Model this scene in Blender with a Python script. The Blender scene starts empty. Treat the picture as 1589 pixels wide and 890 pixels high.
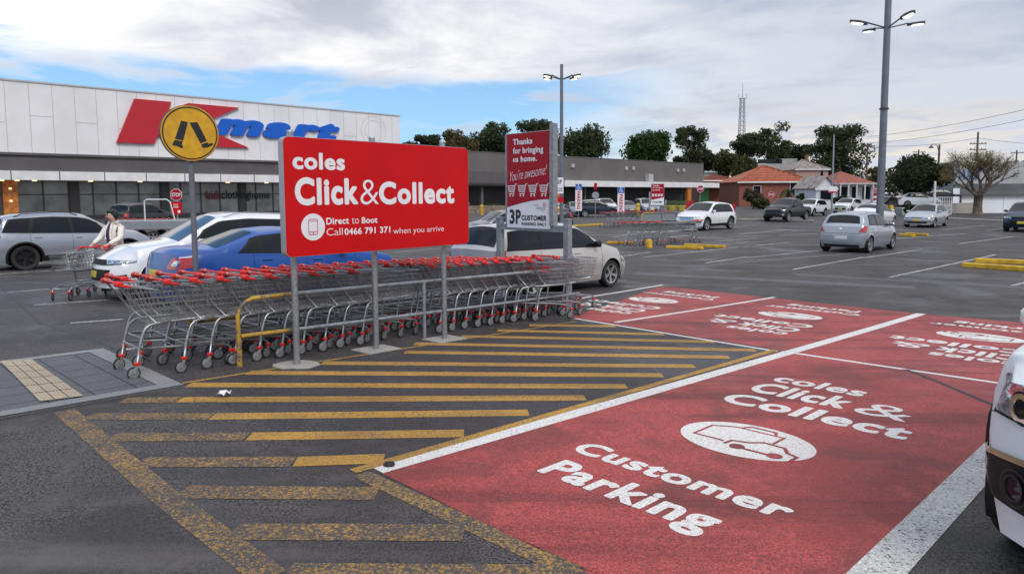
import bpy, math, random
import numpy as np
from mathutils import Vector, Matrix
R = math.radians
scene = bpy.context.scene
col = scene.collection
rng = random.Random(7)

# ------------------------------------------------------------------ camera
CZ = 2.15                       # camera height above the far part of the car park
F, PX, PY = 1057.0, 794.5, 391.0
pitch, roll = R(4.8), .005
fw = np.array([0, math.cos(pitch), -math.sin(pitch)])
_u = np.array([0, math.sin(pitch), math.cos(pitch)]); _r = np.array([1., 0, 0])
rt = _r*math.cos(roll) - _u*math.sin(roll)
up = _u*math.cos(roll) + _r*math.sin(roll)
cam = bpy.data.cameras.new('camera'); co = bpy.data.objects.new('camera', cam); col.objects.link(co)
cam.sensor_width = 36; cam.lens = F/1589*36; cam.shift_y = -(445-PY)/1589
cam.clip_start = .05; cam.clip_end = 3000
co.matrix_world = Matrix([[rt[0], up[0], -fw[0], 0], [rt[1], up[1], -fw[1], 0], [rt[2], up[2], -fw[2], CZ], [0, 0, 0, 1]])
scene.camera = co
scene.view_settings.view_transform = 'Standard'; scene.view_settings.look = 'None'
scene.view_settings.exposure = 0.28; scene.view_settings.gamma = 1

# ------------------------------------------------------------------ world
SUN_AZ, SUN_EL = R(152), R(44)    # azimuth clockwise from +Y
world = bpy.data.worlds.new('World'); scene.world = world; world.use_nodes = True
wt = world.node_tree; wt.nodes.clear()
def nd(t, kind, **kw):
    n = t.nodes.new(kind)
    for k, v in kw.items():
        if k.startswith('i_'):
            key = k[2:]; key = int(key) if key.isdigit() else key
            n.inputs[key].default_value = v
        else: setattr(n, k, v)
    return n
def mth(t, op, a, b=None, clamp=False):
    n = t.nodes.new('ShaderNodeMath'); n.operation = op; n.use_clamp = clamp
    for i, v in enumerate((a, b)):
        if v is None: continue
        if isinstance(v, (int, float)): n.inputs[i].default_value = v
        else: t.links.new(v, n.inputs[i])
    return n.outputs[0]
def sstep(t, v, a, b):
    n = t.nodes.new('ShaderNodeMapRange'); n.interpolation_type = 'SMOOTHSTEP'
    t.links.new(v, n.inputs[0]); n.inputs[1].default_value = a; n.inputs[2].default_value = b
    n.inputs[3].default_value = 0; n.inputs[4].default_value = 1
    return n.outputs[0]
def mixc(t, f, a, b, mode='MIX'):
    n = t.nodes.new('ShaderNodeMix'); n.data_type = 'RGBA'; n.blend_type = mode
    if isinstance(f, (int, float)): n.inputs[0].default_value = f
    else: t.links.new(f, n.inputs[0])
    for i, v in ((6, a), (7, b)):
        if isinstance(v, (tuple, list)): n.inputs[i].default_value = (*v[:3], 1)
        else: t.links.new(v, n.inputs[i])
    return n.outputs[2]
sky = nd(wt, 'ShaderNodeTexSky', sky_type='NISHITA', sun_disc=False, sun_elevation=SUN_EL, sun_rotation=SUN_AZ, air_density=1.0, dust_density=.6, ozone_density=1.5)
tc = nd(wt, 'ShaderNodeTexCoord')
sp = nd(wt, 'ShaderNodeSeparateXYZ'); wt.links.new(tc.outputs['Generated'], sp.inputs[0])
X, Y, Z = sp.outputs
az = mth(wt, 'ARCTAN2', X, Y); el = mth(wt, 'ARCSINE', Z)      # azimuth and elevation, radians
# cloud layer coordinates: perspective projection of the sky on to a flat layer
den = mth(wt, 'ADD', mth(wt, 'MAXIMUM', Z, 0.0), .10)
cb = nd(wt, 'ShaderNodeCombineXYZ')
wt.links.new(mth(wt, 'DIVIDE', X, den), cb.inputs[0]); wt.links.new(mth(wt, 'DIVIDE', Y, den), cb.inputs[1])
def wn(scale, detail, rough, off, dist=0.0):
    m = nd(wt, 'ShaderNodeMapping'); m.inputs['Location'].default_value = off
    wt.links.new(cb.outputs[0], m.inputs[0])
    n = nd(wt, 'ShaderNodeTexNoise'); n.inputs['Scale'].default_value = scale; n.inputs['Detail'].default_value = detail
    n.inputs['Roughness'].default_value = rough; n.inputs['Distortion'].default_value = dist
    wt.links.new(m.outputs[0], n.inputs['Vector']); return n.outputs[0]
n1 = wn(.45, 6, .55, (3.1, 1.7, 0)); n2 = wn(1.1, 7, .6, (9.3, 4.1, 0), .4); n3 = wn(.28, 4, .5, (1.3, 7.7, 0))
eld = mth(wt, 'ADD', el, mth(wt, 'MULTIPLY', mth(wt, 'SUBTRACT', n2, .5), .10))
eld = mth(wt, 'ADD', eld, mth(wt, 'MULTIPLY', mth(wt, 'SUBTRACT', n1, .5), .10))
azd = mth(wt, 'ADD', az, mth(wt, 'MULTIPLY', mth(wt, 'SUBTRACT', n1, .5), .5))
edge = mth(wt, 'SUBTRACT', eld, mth(wt, 'MULTIPLY', mth(wt, 'ABSOLUTE', mth(wt, 'ADD', az, .62)), -.0))
above = sstep(wt, edge, .158, .185)                 # solid cloud above ten degrees
right = sstep(wt, azd, .02, .30)                     # and all over the right hand side
wisp = mth(wt, 'MULTIPLY', sstep(wt, n2, .50, .66), .80)
behind = sstep(wt, mth(wt, 'ABSOLUTE', az), .95, 1.3)
hole = mth(wt, 'MULTIPLY', sstep(wt, eld, .27, .34), mth(wt, 'MULTIPLY', mth(wt, 'SUBTRACT', 1.0, sstep(wt, el, .75, 1.0)), mth(wt, 'SUBTRACT', 1.0, sstep(wt, azd, -.55, -.30))))   # a second gap, high on the left
above = mth(wt, 'MULTIPLY', above, mth(wt, 'SUBTRACT', 1.0, hole))
cover = mth(wt, 'MAXIMUM', mth(wt, 'MAXIMUM', above, right), mth(wt, 'MAXIMUM', wisp, mth(wt, 'MULTIPLY', behind, mth(wt, 'SUBTRACT', 1.0, hole))))
white = (9.3, 9.2, 9.2); grey = (4.9, 5.2, 5.9)
shade = sstep(wt, mth(wt, 'ADD', mth(wt, 'MULTIPLY', n3, .5), mth(wt, 'MULTIPLY', n2, .5)), .42, .62)
cl_left = mixc(wt, shade, white, (5.1, 5.35, 6.1))
shade2 = sstep(wt, mth(wt, 'ADD', mth(wt, 'MULTIPLY', n1, .5), mth(wt, 'MULTIPLY', n2, .5)), .42, .60)
cl_right = mixc(wt, shade2, (5.6, 5.95, 6.7), (3.9, 4.4, 5.5))
rmask = sstep(wt, azd, -.05, .38)
cloud = mixc(wt, rmask, cl_left, cl_right)
low = mth(wt, 'MULTIPLY', mth(wt, 'SUBTRACT', 1.0, sstep(wt, el, .03, .16)), mth(wt, 'MULTIPLY', sstep(wt, n2, .38, .6), sstep(wt, az, .02, .25)))
cloud = mixc(wt, mth(wt, 'MULTIPLY', low, .95), cloud, (8.6, 7.6, 6.2))
streaks = mth(wt, 'MULTIPLY', sstep(wt, n2, .50, .62), mth(wt, 'SUBTRACT', 1.0, sstep(wt, el, .12, .17)))
cloud = mixc(wt, mth(wt, 'MULTIPLY', streaks, .75), cloud, (4.6, 5.1, 6.2))
zen = sstep(wt, el, .55, 1.1)
cloud = mixc(wt, zen, cloud, (9.0, 9.1, 9.6))
dk = mth(wt, 'MULTIPLY', sstep(wt, n2, .56, .68), sstep(wt, el, .20, .30))
cloud = mixc(wt, mth(wt, 'MULTIPLY', dk, .7), cloud, (3.4, 3.7, 4.3))
skyc = mixc(wt, 1.0, sky.outputs[0], (.80, 1.02, 1.18), 'MULTIPLY')
bluemix = mixc(wt, .45, skyc, (2.5, 4.7, 7.8))
out_c = mixc(wt, cover, bluemix, cloud)
bg = nd(wt, 'ShaderNodeBackground'); bg.inputs[1].default_value = .1
wt.links.new(out_c, bg.inputs[0])
wo = nd(wt, 'ShaderNodeOutputWorld'); wt.links.new(bg.outputs[0], wo.inputs[0])
sun = bpy.data.lights.new('sun', 'SUN'); sun.energy = 1.5; sun.angle = R(22); sun.color = (1, .95, .88)
so = bpy.data.objects.new('sun', sun); col.objects.link(so)
sd = Vector((math.sin(SUN_AZ)*math.cos(SUN_EL), math.cos(SUN_AZ)*math.cos(SUN_EL), math.sin(SUN_EL)))
so.rotation_euler = sd.to_track_quat('Z', 'Y').to_euler(); so.location = (0, 0, 60)

# ------------------------------------------------------------------ ground shape and photo rays
def gz(x, y):
    v = (.49-.0092*x-.0324*y)/.06
    if v > 30: return v*.06
    if v < -30: return 0.
    return .06*math.log(1+math.exp(v))
def ray(x, y): return fw + rt*(x-PX)/F - up*(y-PY)/F
def G(x, y):
    """point of the ground seen at pixel x, y of the photograph"""
    d = ray(x, y); t = .5
    for i in range(3000):
        if CZ+d[2]*t < gz(d[0]*t, d[1]*t): break
        t *= 1.006
    lo, hi = t/1.006, t
    for i in range(24):
        m = (lo+hi)/2
        if CZ+d[2]*m < gz(d[0]*m, d[1]*m): hi = m
        else: lo = m
    return (d[0]*lo, d[1]*lo)
def onplane(p0, dr, x, y):
    """distance along a vertical wall and height of what is seen at a pixel"""
    l = math.hypot(*dr); dx, dy = dr[0]/l, dr[1]/l; q = ray(x, y)
    A = np.array([[dx, -q[0]], [dy, -q[1]]]); s, t = np.linalg.solve(A, [-p0[0], -p0[1]])
    return float(s), float(CZ+t*q[2])
def wx(px, depth): return float((px-PX)/F*depth)       # sideways position at a distance
def wz(px, py, depth):
    q = ray(px, py); return float(CZ+q[2]*depth/q[1])

# ------------------------------------------------------------------ materials
M = {}
def mat(name, base, rough=.5, metal=0., var=.08, scale=6., spec=.5, coat=0., emit=None, es=1., bump=0., bscale=60.):
    m = bpy.data.materials.new(name); m.use_nodes = True; t = m.node_tree
    b = t.nodes['Principled BSDF']; b.inputs['Roughness'].default_value = rough; b.inputs['Metallic'].default_value = metal
    b.inputs['Specular IOR Level'].default_value = spec; b.inputs['Coat Weight'].default_value = coat; b.inputs['Coat Roughness'].default_value = .04
    tcn = nd(t, 'ShaderNodeTexCoord')
    n = nd(t, 'ShaderNodeTexNoise'); n.inputs['Scale'].default_value = scale; n.inputs['Detail'].default_value = 5
    t.links.new(tcn.outputs['Object'], n.inputs['Vector'])
    lo = tuple(c*(1-var) for c in base); hi = tuple(min(1, c*(1+var)) for c in base)
    t.links.new(mixc(t, sstep(t, n.outputs[0], .3, .7), lo, hi), b.inputs['Base Color'])
    if emit: b.inputs['Emission Color'].default_value = (*emit, 1); b.inputs['Emission Strength'].default_value = es
    if bump:
        n2_ = nd(t, 'ShaderNodeTexNoise'); n2_.inputs['Scale'].default_value = bscale; t.links.new(tcn.outputs['Object'], n2_.inputs['Vector'])
        bp = nd(t, 'ShaderNodeBump'); bp.inputs['Strength'].default_value = bump; bp.inputs['Distance'].default_value = .01
        t.links.new(n2_.outputs[0], bp.inputs['Height']); t.links.new(bp.outputs[0], b.inputs['Normal'])
    M[name] = m; return m
ASP = (.074, .068, .070)
def ground_mat(name, base, wear=0., mottle=.3, grain=.45, rough=.62, under=ASP, dirt=0., patch=.0, tracks=0., pale=0.):
    """asphalt or paint on asphalt: stone grain, stains, worn spots that let the asphalt show"""
    m = bpy.data.materials.new(name); m.use_nodes = True; t = m.node_tree; b = t.nodes['Principled BSDF']
    tcn = nd(t, 'ShaderNodeTexCoord')
    def noise(s, d=4, off=0, r=.55, dist=0.):
        mp = nd(t, 'ShaderNodeMapping'); mp.inputs['Location'].default_value = (off, off*.7, 0); t.links.new(tcn.outputs['Object'], mp.inputs[0])
        n = nd(t, 'ShaderNodeTexNoise'); n.inputs['Scale'].default_value = s; n.inputs['Detail'].default_value = d; n.inputs['Roughness'].default_value = r
        n.inputs['Distortion'].default_value = dist
        t.links.new(mp.outputs[0], n.inputs['Vector']); return n.outputs[0]
    g = noise(70, 2, 3, .8); big = noise(.55, 5, 11, .6); mid = noise(3.2, 5, 5, .6); fine = noise(42, 4, 9, .7)
    def sc(c, k): return tuple(min(1, x*k) for x in c)
    c = mixc(t, sstep(t, g, .40, .60), sc(base, 1-grain), sc(base, 1+grain*.9))
    c = mixc(t, mth(t, 'MULTIPLY', sstep(t, big, .42, .62), mottle), c, sc(base, .55))
    c = mixc(t, mth(t, 'MULTIPLY', sstep(t, mid, .50, .72), mottle*.8), c, sc(base, 1.35))
    if dirt: c = mixc(t, mth(t, 'MULTIPLY', sstep(t, noise(1.4, 6, 21, .65, .5), .48, .66), dirt), c, sc(under, .9))
    if wear:
        ua = mixc(t, sstep(t, g, .36, .64), sc(under, .55), sc(under, 1.4))
        w = mth(t, 'ADD', mth(t, 'MULTIPLY', fine, .74), mth(t, 'MULTIPLY', mid, .26))
        w = mth(t, 'ADD', w, mth(t, 'MULTIPLY', mth(t, 'SUBTRACT', g, .5), .85))
        c = mixc(t, sstep(t, w, .66-wear*.30, .72-wear*.26), c, ua)
    def streak(rot, sx_, sy_, off):
        mp = nd(t, 'ShaderNodeMapping'); mp.inputs['Rotation'].default_value = (0, 0, rot); mp.inputs['Scale'].default_value = (sx_, sy_, 1); mp.inputs['Location'].default_value = (off, off, 0)
        t.links.new(tcn.outputs['Object'], mp.inputs[0]); n = nd(t, 'ShaderNodeTexNoise'); n.inputs['Scale'].default_value = 1; n.inputs['Detail'].default_value = 6; n.inputs['Roughness'].default_value = .6
        t.links.new(mp.outputs[0], n.inputs['Vector']); return n.outputs[0]
    if tracks: c = mixc(t, mth(t, 'MULTIPLY', sstep(t, streak(R(-44.27), .22, 2.6, 4), .50, .66), tracks), c, sc(under, .55))
    if pale: c = mixc(t, mth(t, 'MULTIPLY', sstep(t, streak(R(8), .10, 1.1, 9), .54, .70), pale), c, sc(base, 2.1))
    if pale: c = mixc(t, mth(t, 'MULTIPLY', sstep(t, streak(R(-20), .14, 1.3, 19), .54, .68), .5), c, sc(base, .55))
    t.links.new(c, b.inputs['Base Color'])
    wet = sstep(t, noise(.35, 5, 31, .6, .6), .52, .66)
    rr = mth(t, 'SUBTRACT', rough, mth(t, 'MULTIPLY', wet, patch)); t.links.new(rr, b.inputs['Roughness'])
    b.inputs['Specular IOR Level'].default_value = .22
    bp = nd(t, 'ShaderNodeBump'); bp.inputs['Strength'].default_value = .9; bp.inputs['Distance'].default_value = .008
    t.links.new(mth(t, 'ADD', g, mth(t, 'MULTIPLY', fine, .5)), bp.inputs['Height']); t.links.new(bp.outputs[0], b.inputs['Normal'])
    M[name] = m; return m
ground_mat('asphalt', ASP, mottle=.75, patch=.28, rough=.6, grain=.75, pale=.55)
ground_mat('asphalt_dark', (.060, .057, .062), mottle=.5, rough=.6, patch=.22, grain=.6, tracks=.3)
ground_mat('red_paint', (.44, .078, .074), wear=.32, mottle=.75, grain=.42, dirt=.55, tracks=.45, rough=.55, under=(.13, .045, .045), patch=.12)
ground_mat('white_paint', (.74, .73, .71), wear=.22, mottle=.2, grain=.18, under=(.16, .13, .13))
ground_mat('white_scuffed', (.60, .60, .59), wear=.30, mottle=.4, grain=.3)
ground_mat('white_worn', (.66, .65, .63), wear=.62, mottle=.25, grain=.2)
ground_mat('white_letter', (.74, .72, .70), wear=.12, mottle=.25, grain=.2, under=(.25, .07, .07))
ground_mat('yellow_paint', (.52, .29, .06), tracks=.3, wear=.36, mottle=.40, grain=.35, dirt=.2)
ground_mat('yellow_worn', (.48, .275, .07), wear=.84, mottle=.3, grain=.3)
ground_mat('paver', (.125, .13, .145), mottle=.3, grain=.2, rough=.6)
ground_mat('kerb_stone', (.26, .26, .27), mottle=.3, grain=.2, rough=.6)
ground_mat('tactile', (.52, .44, .33), mottle=.25, grain=.2)
ground_mat('concrete', (.40, .38, .36), mottle=.3, grain=.25)
ground_mat('tar', (.022, .022, .025), mottle=.1, grain=.3, rough=.4)
mat('galv', (.36, .38, .41), .42, .75, .2, 30); mat('galv_dull', (.27, .29, .32), .55, .35, .2, 14)
mat('wire', (.30, .31, .33), .38, .8, .2, 20); mat('tube', (.36, .37, .385), .38, .8, .15, 20)
mat('pole_grey', (.16, .18, .21), .45, .3, .12, 3)
mat('red_plastic', (.66, .02, .018), .38, 0, .1, 30); mat('grey_plastic', (.35, .37, .4), .5)
mat('rubber', (.022, .022, .024), .7, 0, .15, 30); mat('castor_white', (.17, .175, .18), .5, 0, .3, 30)
mat('sign_red', (.56, .003, .006), .42, 0, .05, 2, .25); mat('sign_red2', (.36, .004, .018), .45, 0, .05, 2, .25)
mat('sign_white', (.78, .79, .83), .4, 0, .04, 3); mat('sign_grey', (.36, .38, .40), .45, .1, .1, 3)
mat('sign_black', (.012, .013, .018), .45); mat('sign_amber', (.62, .33, .01), .45, 0, .15, 7)
mat('sign_blue', (.02, .09, .42), .4); mat('gold', (.55, .45, .2), .4)
mat('yellow_steel', (.62, .36, .02), .45, 0, .22, 18); mat('yellow_rubber', (.60, .36, .02), .6, 0, .25, 6)
mat('steel_dark', (.07, .07, .08), .5, .5)
def car_paint(name, c, metal=.0, rough=.28): return mat(name, c, rough, metal, .03, 2., .5, 1. if sum(c) > 1 else .35)
car_paint('p_white', (.74, .76, .79)); car_paint('p_silver', (.44, .46, .50), .55, .32); car_paint('p_champ', (.54, .525, .50), .4, .34)
car_paint('p_bluesilver', (.37, .41, .48), .5, .32); car_paint('p_blue', (.003, .065, .31), .0, .3); car_paint('p_black', (.012, .013, .015))
car_paint('p_charcoal', (.012, .015, .020), .1); car_paint('p_navy', (.012, .022, .05), .2); car_paint('p_grey', (.20, .21, .23), .5); car_paint('p_rav', (.33, .36, .42), .5, .33)
mat('glass', (.010, .013, .018), .03, 0, .1, 2, .30); mat('glass_blue', (.03, .06, .11), .05, 0, .1, 2, .9)  # second glass: blue sky reflection tinted into the windscreen's base colour
mat('black_trim', (.009, .009, .010), .55, 0, .1, 4, .3); mat('tyre', (.02, .02, .021), .75, 0, .2, 40); mat('alloy', (.50, .51, .53), .3, .8, .1)
mat('alloy_black', (.02, .02, .022), .3, .4, .1); mat('chrome', (.75, .76, .78), .1, 1.); mat('lamp_clear', (.50, .52, .56), .06, .7, .6, 22, .8, 1.)
mat('lamp_red', (.42, .012, .012), .15, 0, .25, 12, .6, 1.); mat('lamp_amber', (.75, .22, .02), .15, 0, .1, 12, .6, 1.)
mat('plate_yellow', (.62, .50, .05), .4); mat('plate_white', (.7, .7, .7), .4)
# ------------------------------------------------------------------ mesh helpers
class MB:
    def __init__(s): s.v = []; s.f = []; s.m = []
    def add(s, vs, fs, mi=0):
        o = len(s.v); s.v += [tuple(p) for p in vs]; s.f += [tuple(i+o for i in f) for f in fs]; s.m += [mi]*len(fs); return s
    def box(s, c, d, rz=0., mi=0, bev=0.):
        hx, hy, hz = d[0]/2, d[1]/2, d[2]/2; ca, sa = math.cos(rz), math.sin(rz)
        def P(x, y, z): return (c[0]+x*ca-y*sa, c[1]+x*sa+y*ca, c[2]+z)
        if not bev:
            v = [P(x, y, z) for z in (-hz, hz) for x, y in ((-hx, -hy), (hx, -hy), (hx, hy), (-hx, hy))]
            return s.add(v, [(3, 2, 1, 0), (4, 5, 6, 7), (0, 1, 5, 4), (1, 2, 6, 5), (2, 3, 7, 6), (3, 0, 4, 7)], mi)
        b = bev; rings = []
        for z, ins in ((-hz, b), (-hz+b, 0), (hz-b, 0), (hz, b)):
            r = []
            for sx, sy in ((-1, -1), (1, -1), (1, 1), (-1, 1)):
                X_, Y_ = hx-ins, hy-ins
                if ins: r += [P(sx*X_, sy*Y_, z)]*2
                else:
                    a = (sx*X_, sy*(Y_-b)); q = (sx*(X_-b), sy*Y_)
                    if sx*sy < 0: a, q = q, a
                    if (sx, sy) in ((1, -1), (-1, 1)): r += [P(*a, z), P(*q, z)]
                    else: r += [P(*a, z), P(*q, z)]
            rings.append(r)
        v = [p for r in rings for p in r]; f = []
        for k in range(3):
            for i in range(8): f.append((k*8+i, k*8+(i+1) % 8, (k+1)*8+(i+1) % 8, (k+1)*8+i))
        f.append((6, 4, 2, 0)); f.append((24, 26, 28, 30))
        return s.add(v, f, mi)
    def tube(s, pts, r, n=6, mi=0, closed=False, caps=True):
        pts = [Vector(p) for p in pts]; rs = r if isinstance(r, (list, tuple)) else [r]*len(pts); L = len(pts); rings = []
        prev = None
        for i, p in enumerate(pts):
            if closed: t = (pts[(i+1) % L]-pts[i-1])
            else: t = pts[min(i+1, L-1)]-pts[max(i-1, 0)]
            if t.length < 1e-9: t = Vector((0, 0, 1))
            t.normalize()
            if prev is None:
                a = Vector((0, 0, 1)) if abs(t.z) < .9 else Vector((1, 0, 0)); u = t.cross(a).normalized()
            else: u = (prev-t*prev.dot(t)).normalized()
            prev = u; w = t.cross(u)
            rings.append([p+(u*math.cos(2*math.pi*k/n)+w*math.sin(2*math.pi*k/n))*rs[i] for k in range(n)])
        v = [q for g in rings for q in g]; f = []
        for i in range(L if closed else L-1):
            j = (i+1) % L
            for k in range(n): f.append((i*n+k, j*n+k, j*n+(k+1) % n, i*n+(k+1) % n))
        if caps and not closed and n > 2: f.append(tuple(range(n-1, -1, -1))); f.append(tuple((L-1)*n+k for k in range(n)))
        return s.add(v, f, mi)
    def lathe(s, prof, n, c=(0, 0, 0), axis='z', mi=0):
        """prof: (radius, height) pairs"""
        v = []; f = []
        for r_, h in prof:
            for k in range(n):
                a = 2*math.pi*k/n; p = (r_*math.cos(a), r_*math.sin(a), h)
                if axis == 'y': p = (p[0], p[2], p[1])
                elif axis == 'x': p = (p[2], p[0], p[1])
                v.append((p[0]+c[0], p[1]+c[1], p[2]+c[2]))
        L = len(prof)
        for i in range(L-1):
            for k in range(n): f.append((i*n+k, i*n+(k+1) % n, (i+1)*n+(k+1) % n, (i+1)*n+k))
        f.append(tuple(range(n-1, -1, -1))); f.append(tuple((L-1)*n+k for k in range(n)))
        return s.add(v, f, mi)
    def prism(s, poly, fn, h0, h1, mi=0):
        """poly of (a,b); fn(a,b,h) -> xyz"""
        n = len(poly); v = [fn(a, b, h0) for a, b in poly]+[fn(a, b, h1) for a, b in poly]
        f = [tuple(range(n-1, -1, -1)), tuple(range(n, 2*n))]+[(i, (i+1) % n, n+(i+1) % n, n+i) for i in range(n)]
        return s.add(v, f, mi)
    def build(s, name, mats, parent=None, smooth=False, loc=None):
        me = bpy.data.meshes.new(name); me.from_pydata(s.v, [], s.f)
        if not isinstance(mats, (list, tuple)): mats = [mats]
        for m_ in mats: me.materials.append(M[m_] if isinstance(m_, str) else m_)
        me.polygons.foreach_set('material_index', s.m)
        if smooth: me.polygons.foreach_set('use_smooth', [True]*len(s.f))
        me.validate(); me.update()
        if smooth == 'auto':
            try: me.set_sharp_from_angle(angle=R(38))
            except Exception: pass
        o = bpy.data.objects.new(name, me); col.objects.link(o)
        if parent is not None: o.parent = parent
        if loc: o.location = loc
        return o
def tag(o, label=None, cat=None, group=None, kind=None):
    if label: o['label'] = label
    if cat: o['category'] = cat
    if group: o['group'] = group
    if kind: o['kind'] = kind
    return o
def empty(name, loc=(0, 0, 0), rz=0., label=None, cat=None, group=None):
    o = bpy.data.objects.new(name, None); col.objects.link(o); o.location = loc; o.rotation_euler = (0, 0, rz); o.empty_display_size = .2
    return tag(o, label, cat, group)
def kids(o): return [c for c in bpy.data.objects if c.parent == o]
def copy_tree(o, parent=None):
    c = o.copy(); col.objects.link(c); c.parent = parent
    for ch in KID.get(o.name, kids(o)): copy_tree(ch, c)
    return c
KID = {}
def cache(o):
    KID[o.name] = kids(o)
    for c in KID[o.name]: cache(c)
def ground_place(o, x, y, rz, dz=0.):
    e = .2; n = Vector((-(gz(x+e, y)-gz(x-e, y))/(2*e), -(gz(x, y+e)-gz(x, y-e))/(2*e), 1)).normalized()
    f = Vector((math.cos(rz), math.sin(rz), 0)); f = (f-n*f.dot(n)).normalized(); l = n.cross(f)
    m = Matrix([[f.x, l.x, n.x, x], [f.y, l.y, n.y, y], [f.z, l.z, n.z, gz(x, y)+dz], [0, 0, 0, 1]])
    o.location = (x, y, gz(x, y)+dz); o.rotation_euler = m.to_euler()
    return o
_tc = {}
def text_raw(s, off=0., ext=0., shear=0.):
    """a word as a flat mesh; bold is the outline laid over itself with small shifts, letters spaced a little wider"""
    key = (s, off, ext, shear)
    if key not in _tc:
        bold = off > .012
        cu = bpy.data.curves.new('t', 'FONT'); cu.body = s; cu.size = 1; cu.offset = .010 if bold else off; cu.extrude = ext; cu.shear = shear; cu.resolution_u = 6
        if bold: cu.space_character = 1+off*1.9
        ob = bpy.data.objects.new('t', cu); col.objects.link(ob)
        dg = bpy.context.evaluated_depsgraph_get(); ev = ob.evaluated_get(dg); me = ev.to_mesh()
        v = [tuple(p.co) for p in me.vertices]; f = [tuple(p.vertices) for p in me.polygons]
        ev.to_mesh_clear(); bpy.data.objects.remove(ob); bpy.data.curves.remove(cu)
        if bold:
            V, Fc = [], []; r = off*.58
            for k in range(13):
                dx, dy = (math.cos(k*math.pi/6)*r, math.sin(k*math.pi/6)*r) if k < 12 else (0, 0); o_ = len(V)
                V += [(p[0]+dx, p[1]+dy, p[2]+(.00006*k if not ext else .0008*k)) for p in v]; Fc += [tuple(i+o_ for i in q) for q in f]
            v, f = V, Fc
        x0 = min(p[0] for p in v); x1 = max(p[0] for p in v); y0 = min(p[1] for p in v); y1 = max(p[1] for p in v)
        _tc[key] = ([((p[0]-x0)/(x1-x0), (p[1]-y0)/(y1-y0), p[2]) for p in v], f)
    return _tc[key]
def text_fit(mb, s, fn, a0, a1, b0, b1, off=.0, ext=0., shear=0., mi=0):
    """letters fitted to the box a0..a1 x b0..b1; fn(a, b, h) -> xyz"""
    v, f = text_raw(s, off, ext, shear)
    return mb.add([fn(a0+(a1-a0)*p[0], b0+(b1-b0)*p[1], p[2]) for p in v], f, mi)
def circle(n, cx, cy, rx, ry=None): return [(cx+rx*math.cos(2*math.pi*k/n), cy+(ry or rx)*math.sin(2*math.pi*k/n)) for k in range(n)]
def ring(mb, fn, cx, cy, r0, r1, h, n=32, mi=0, sy=1.):
    v = [fn(cx+r_*math.cos(2*math.pi*k/n), cy+sy*r_*math.sin(2*math.pi*k/n), h) for r_ in (r0, r1) for k in range(n)]
    return mb.add(v, [(k, (k+1) % n, n+(k+1) % n, n+k) for k in range(n)], mi)
def stroke(mb, fn, pts, w, h, closed=False, mi=0):
    L = len(pts)
    for i in range(L if closed else L-1):
        a, b = pts[i], pts[(i+1) % L]; dx, dy = b[0]-a[0], b[1]-a[1]; l = math.hypot(dx, dy) or 1; nx, ny = -dy/l*w/2, dx/l*w/2; ex, ey = dx/l*w*.4, dy/l*w*.4
        hh = h+.0004*(i % 2)
        mb.add([fn(a[0]-nx-ex, a[1]-ny-ey, hh), fn(b[0]-nx+ex, b[1]-ny+ey, hh), fn(b[0]+nx+ex, b[1]+ny+ey, hh), fn(a[0]+nx-ex, a[1]+ny-ey, hh)], [(0, 1, 2, 3)], mi)

# ------------------------------------------------------------------ ground and painted markings
def frange(a, b, s):
    o = []; x = a
    while x < b: o.append(x); x += s
    return o+[b]
xs = [-1500, -600, -250, -120, -70]+frange(-50, 50, .8)+[70, 120, 250, 600, 1500]
ys = [-600, -150, -50, -20]+frange(-8, 40, .8)+[60, 120, 250, 600, 2000]
mb = MB(); mb.add([(x, y, gz(max(-60, min(60, x)), max(-12, min(45, y)))) for y in ys for x in xs],
       [(j*len(xs)+i, j*len(xs)+i+1, (j+1)*len(xs)+i+1, (j+1)*len(xs)+i) for j in range(len(ys)-1) for i in range(len(xs)-1)])
o = mb.build('ground', 'asphalt', smooth=True); tag(o, kind='structure')
D1 = (math.cos(R(44.27)), math.sin(R(44.27)))     # the direction the bays and the shop fronts run in
N1 = (D1[1], -D1[0])
BO = G(590, 733)                                   # near corner of the nearest red bay
def gpt(x, y, h): return (x, y, gz(x, y)+h)
def bay(v, u, h=0.): return gpt(BO[0]+D1[0]*u+N1[0]*v, BO[1]+D1[1]*u+N1[1]*v, h)
def bayc(p):
    q = (p[0]-BO[0], p[1]-BO[1]); return (q[0]*N1[0]+q[1]*N1[1], q[0]*D1[0]+q[1]*D1[1])
def sheet(mb, quad, h, step=.5, mi=0):
    """four ground points (x,y), laid on the ground h above it"""
    a, b, c, d = [Vector(p) for p in quad]
    nu = max(1, int(max((b-a).length, (c-d).length)/step)); nv = max(1, int(max((d-a).length, (c-b).length)/step)); v = []
    for j in range(nv+1):
        for i in range(nu+1):
            s, t = i/nu, j/nv; p = a*(1-s)*(1-t)+b*s*(1-t)+c*s*t+d*(1-s)*t; v.append(gpt(p.x, p.y, h))
    W_ = nu+1; return mb.add(v, [(j*W_+i, j*W_+i+1, (j+1)*W_+i+1, (j+1)*W_+i) for j in range(nv) for i in range(nu)], mi)
def gline(mb, a, b, w, h, step=.5):
    a, b = Vector(a), Vector(b); t = (b-a).normalized(); n = Vector((-t.y, t.x))*w/2
    return sheet(mb, [a-n, b-n, b+n, a+n], h*.22, step)
def pl(mb, p, q, w, h=.012, step=.5): return gline(mb, G(*p), G(*q), w, h, step)
def bxy(v, u): return (BO[0]+D1[0]*u+N1[0]*v, BO[1]+D1[1]*u+N1[1]*v)
# darker resealed asphalt of the hatched island
mb = MB(); sheet(mb, [G(283, 597), G(560, 728), G(1206, 542), G(895, 498)], .0012); tag(mb.build('hatched_island', 'asphalt_dark'), kind='structure')
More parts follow.
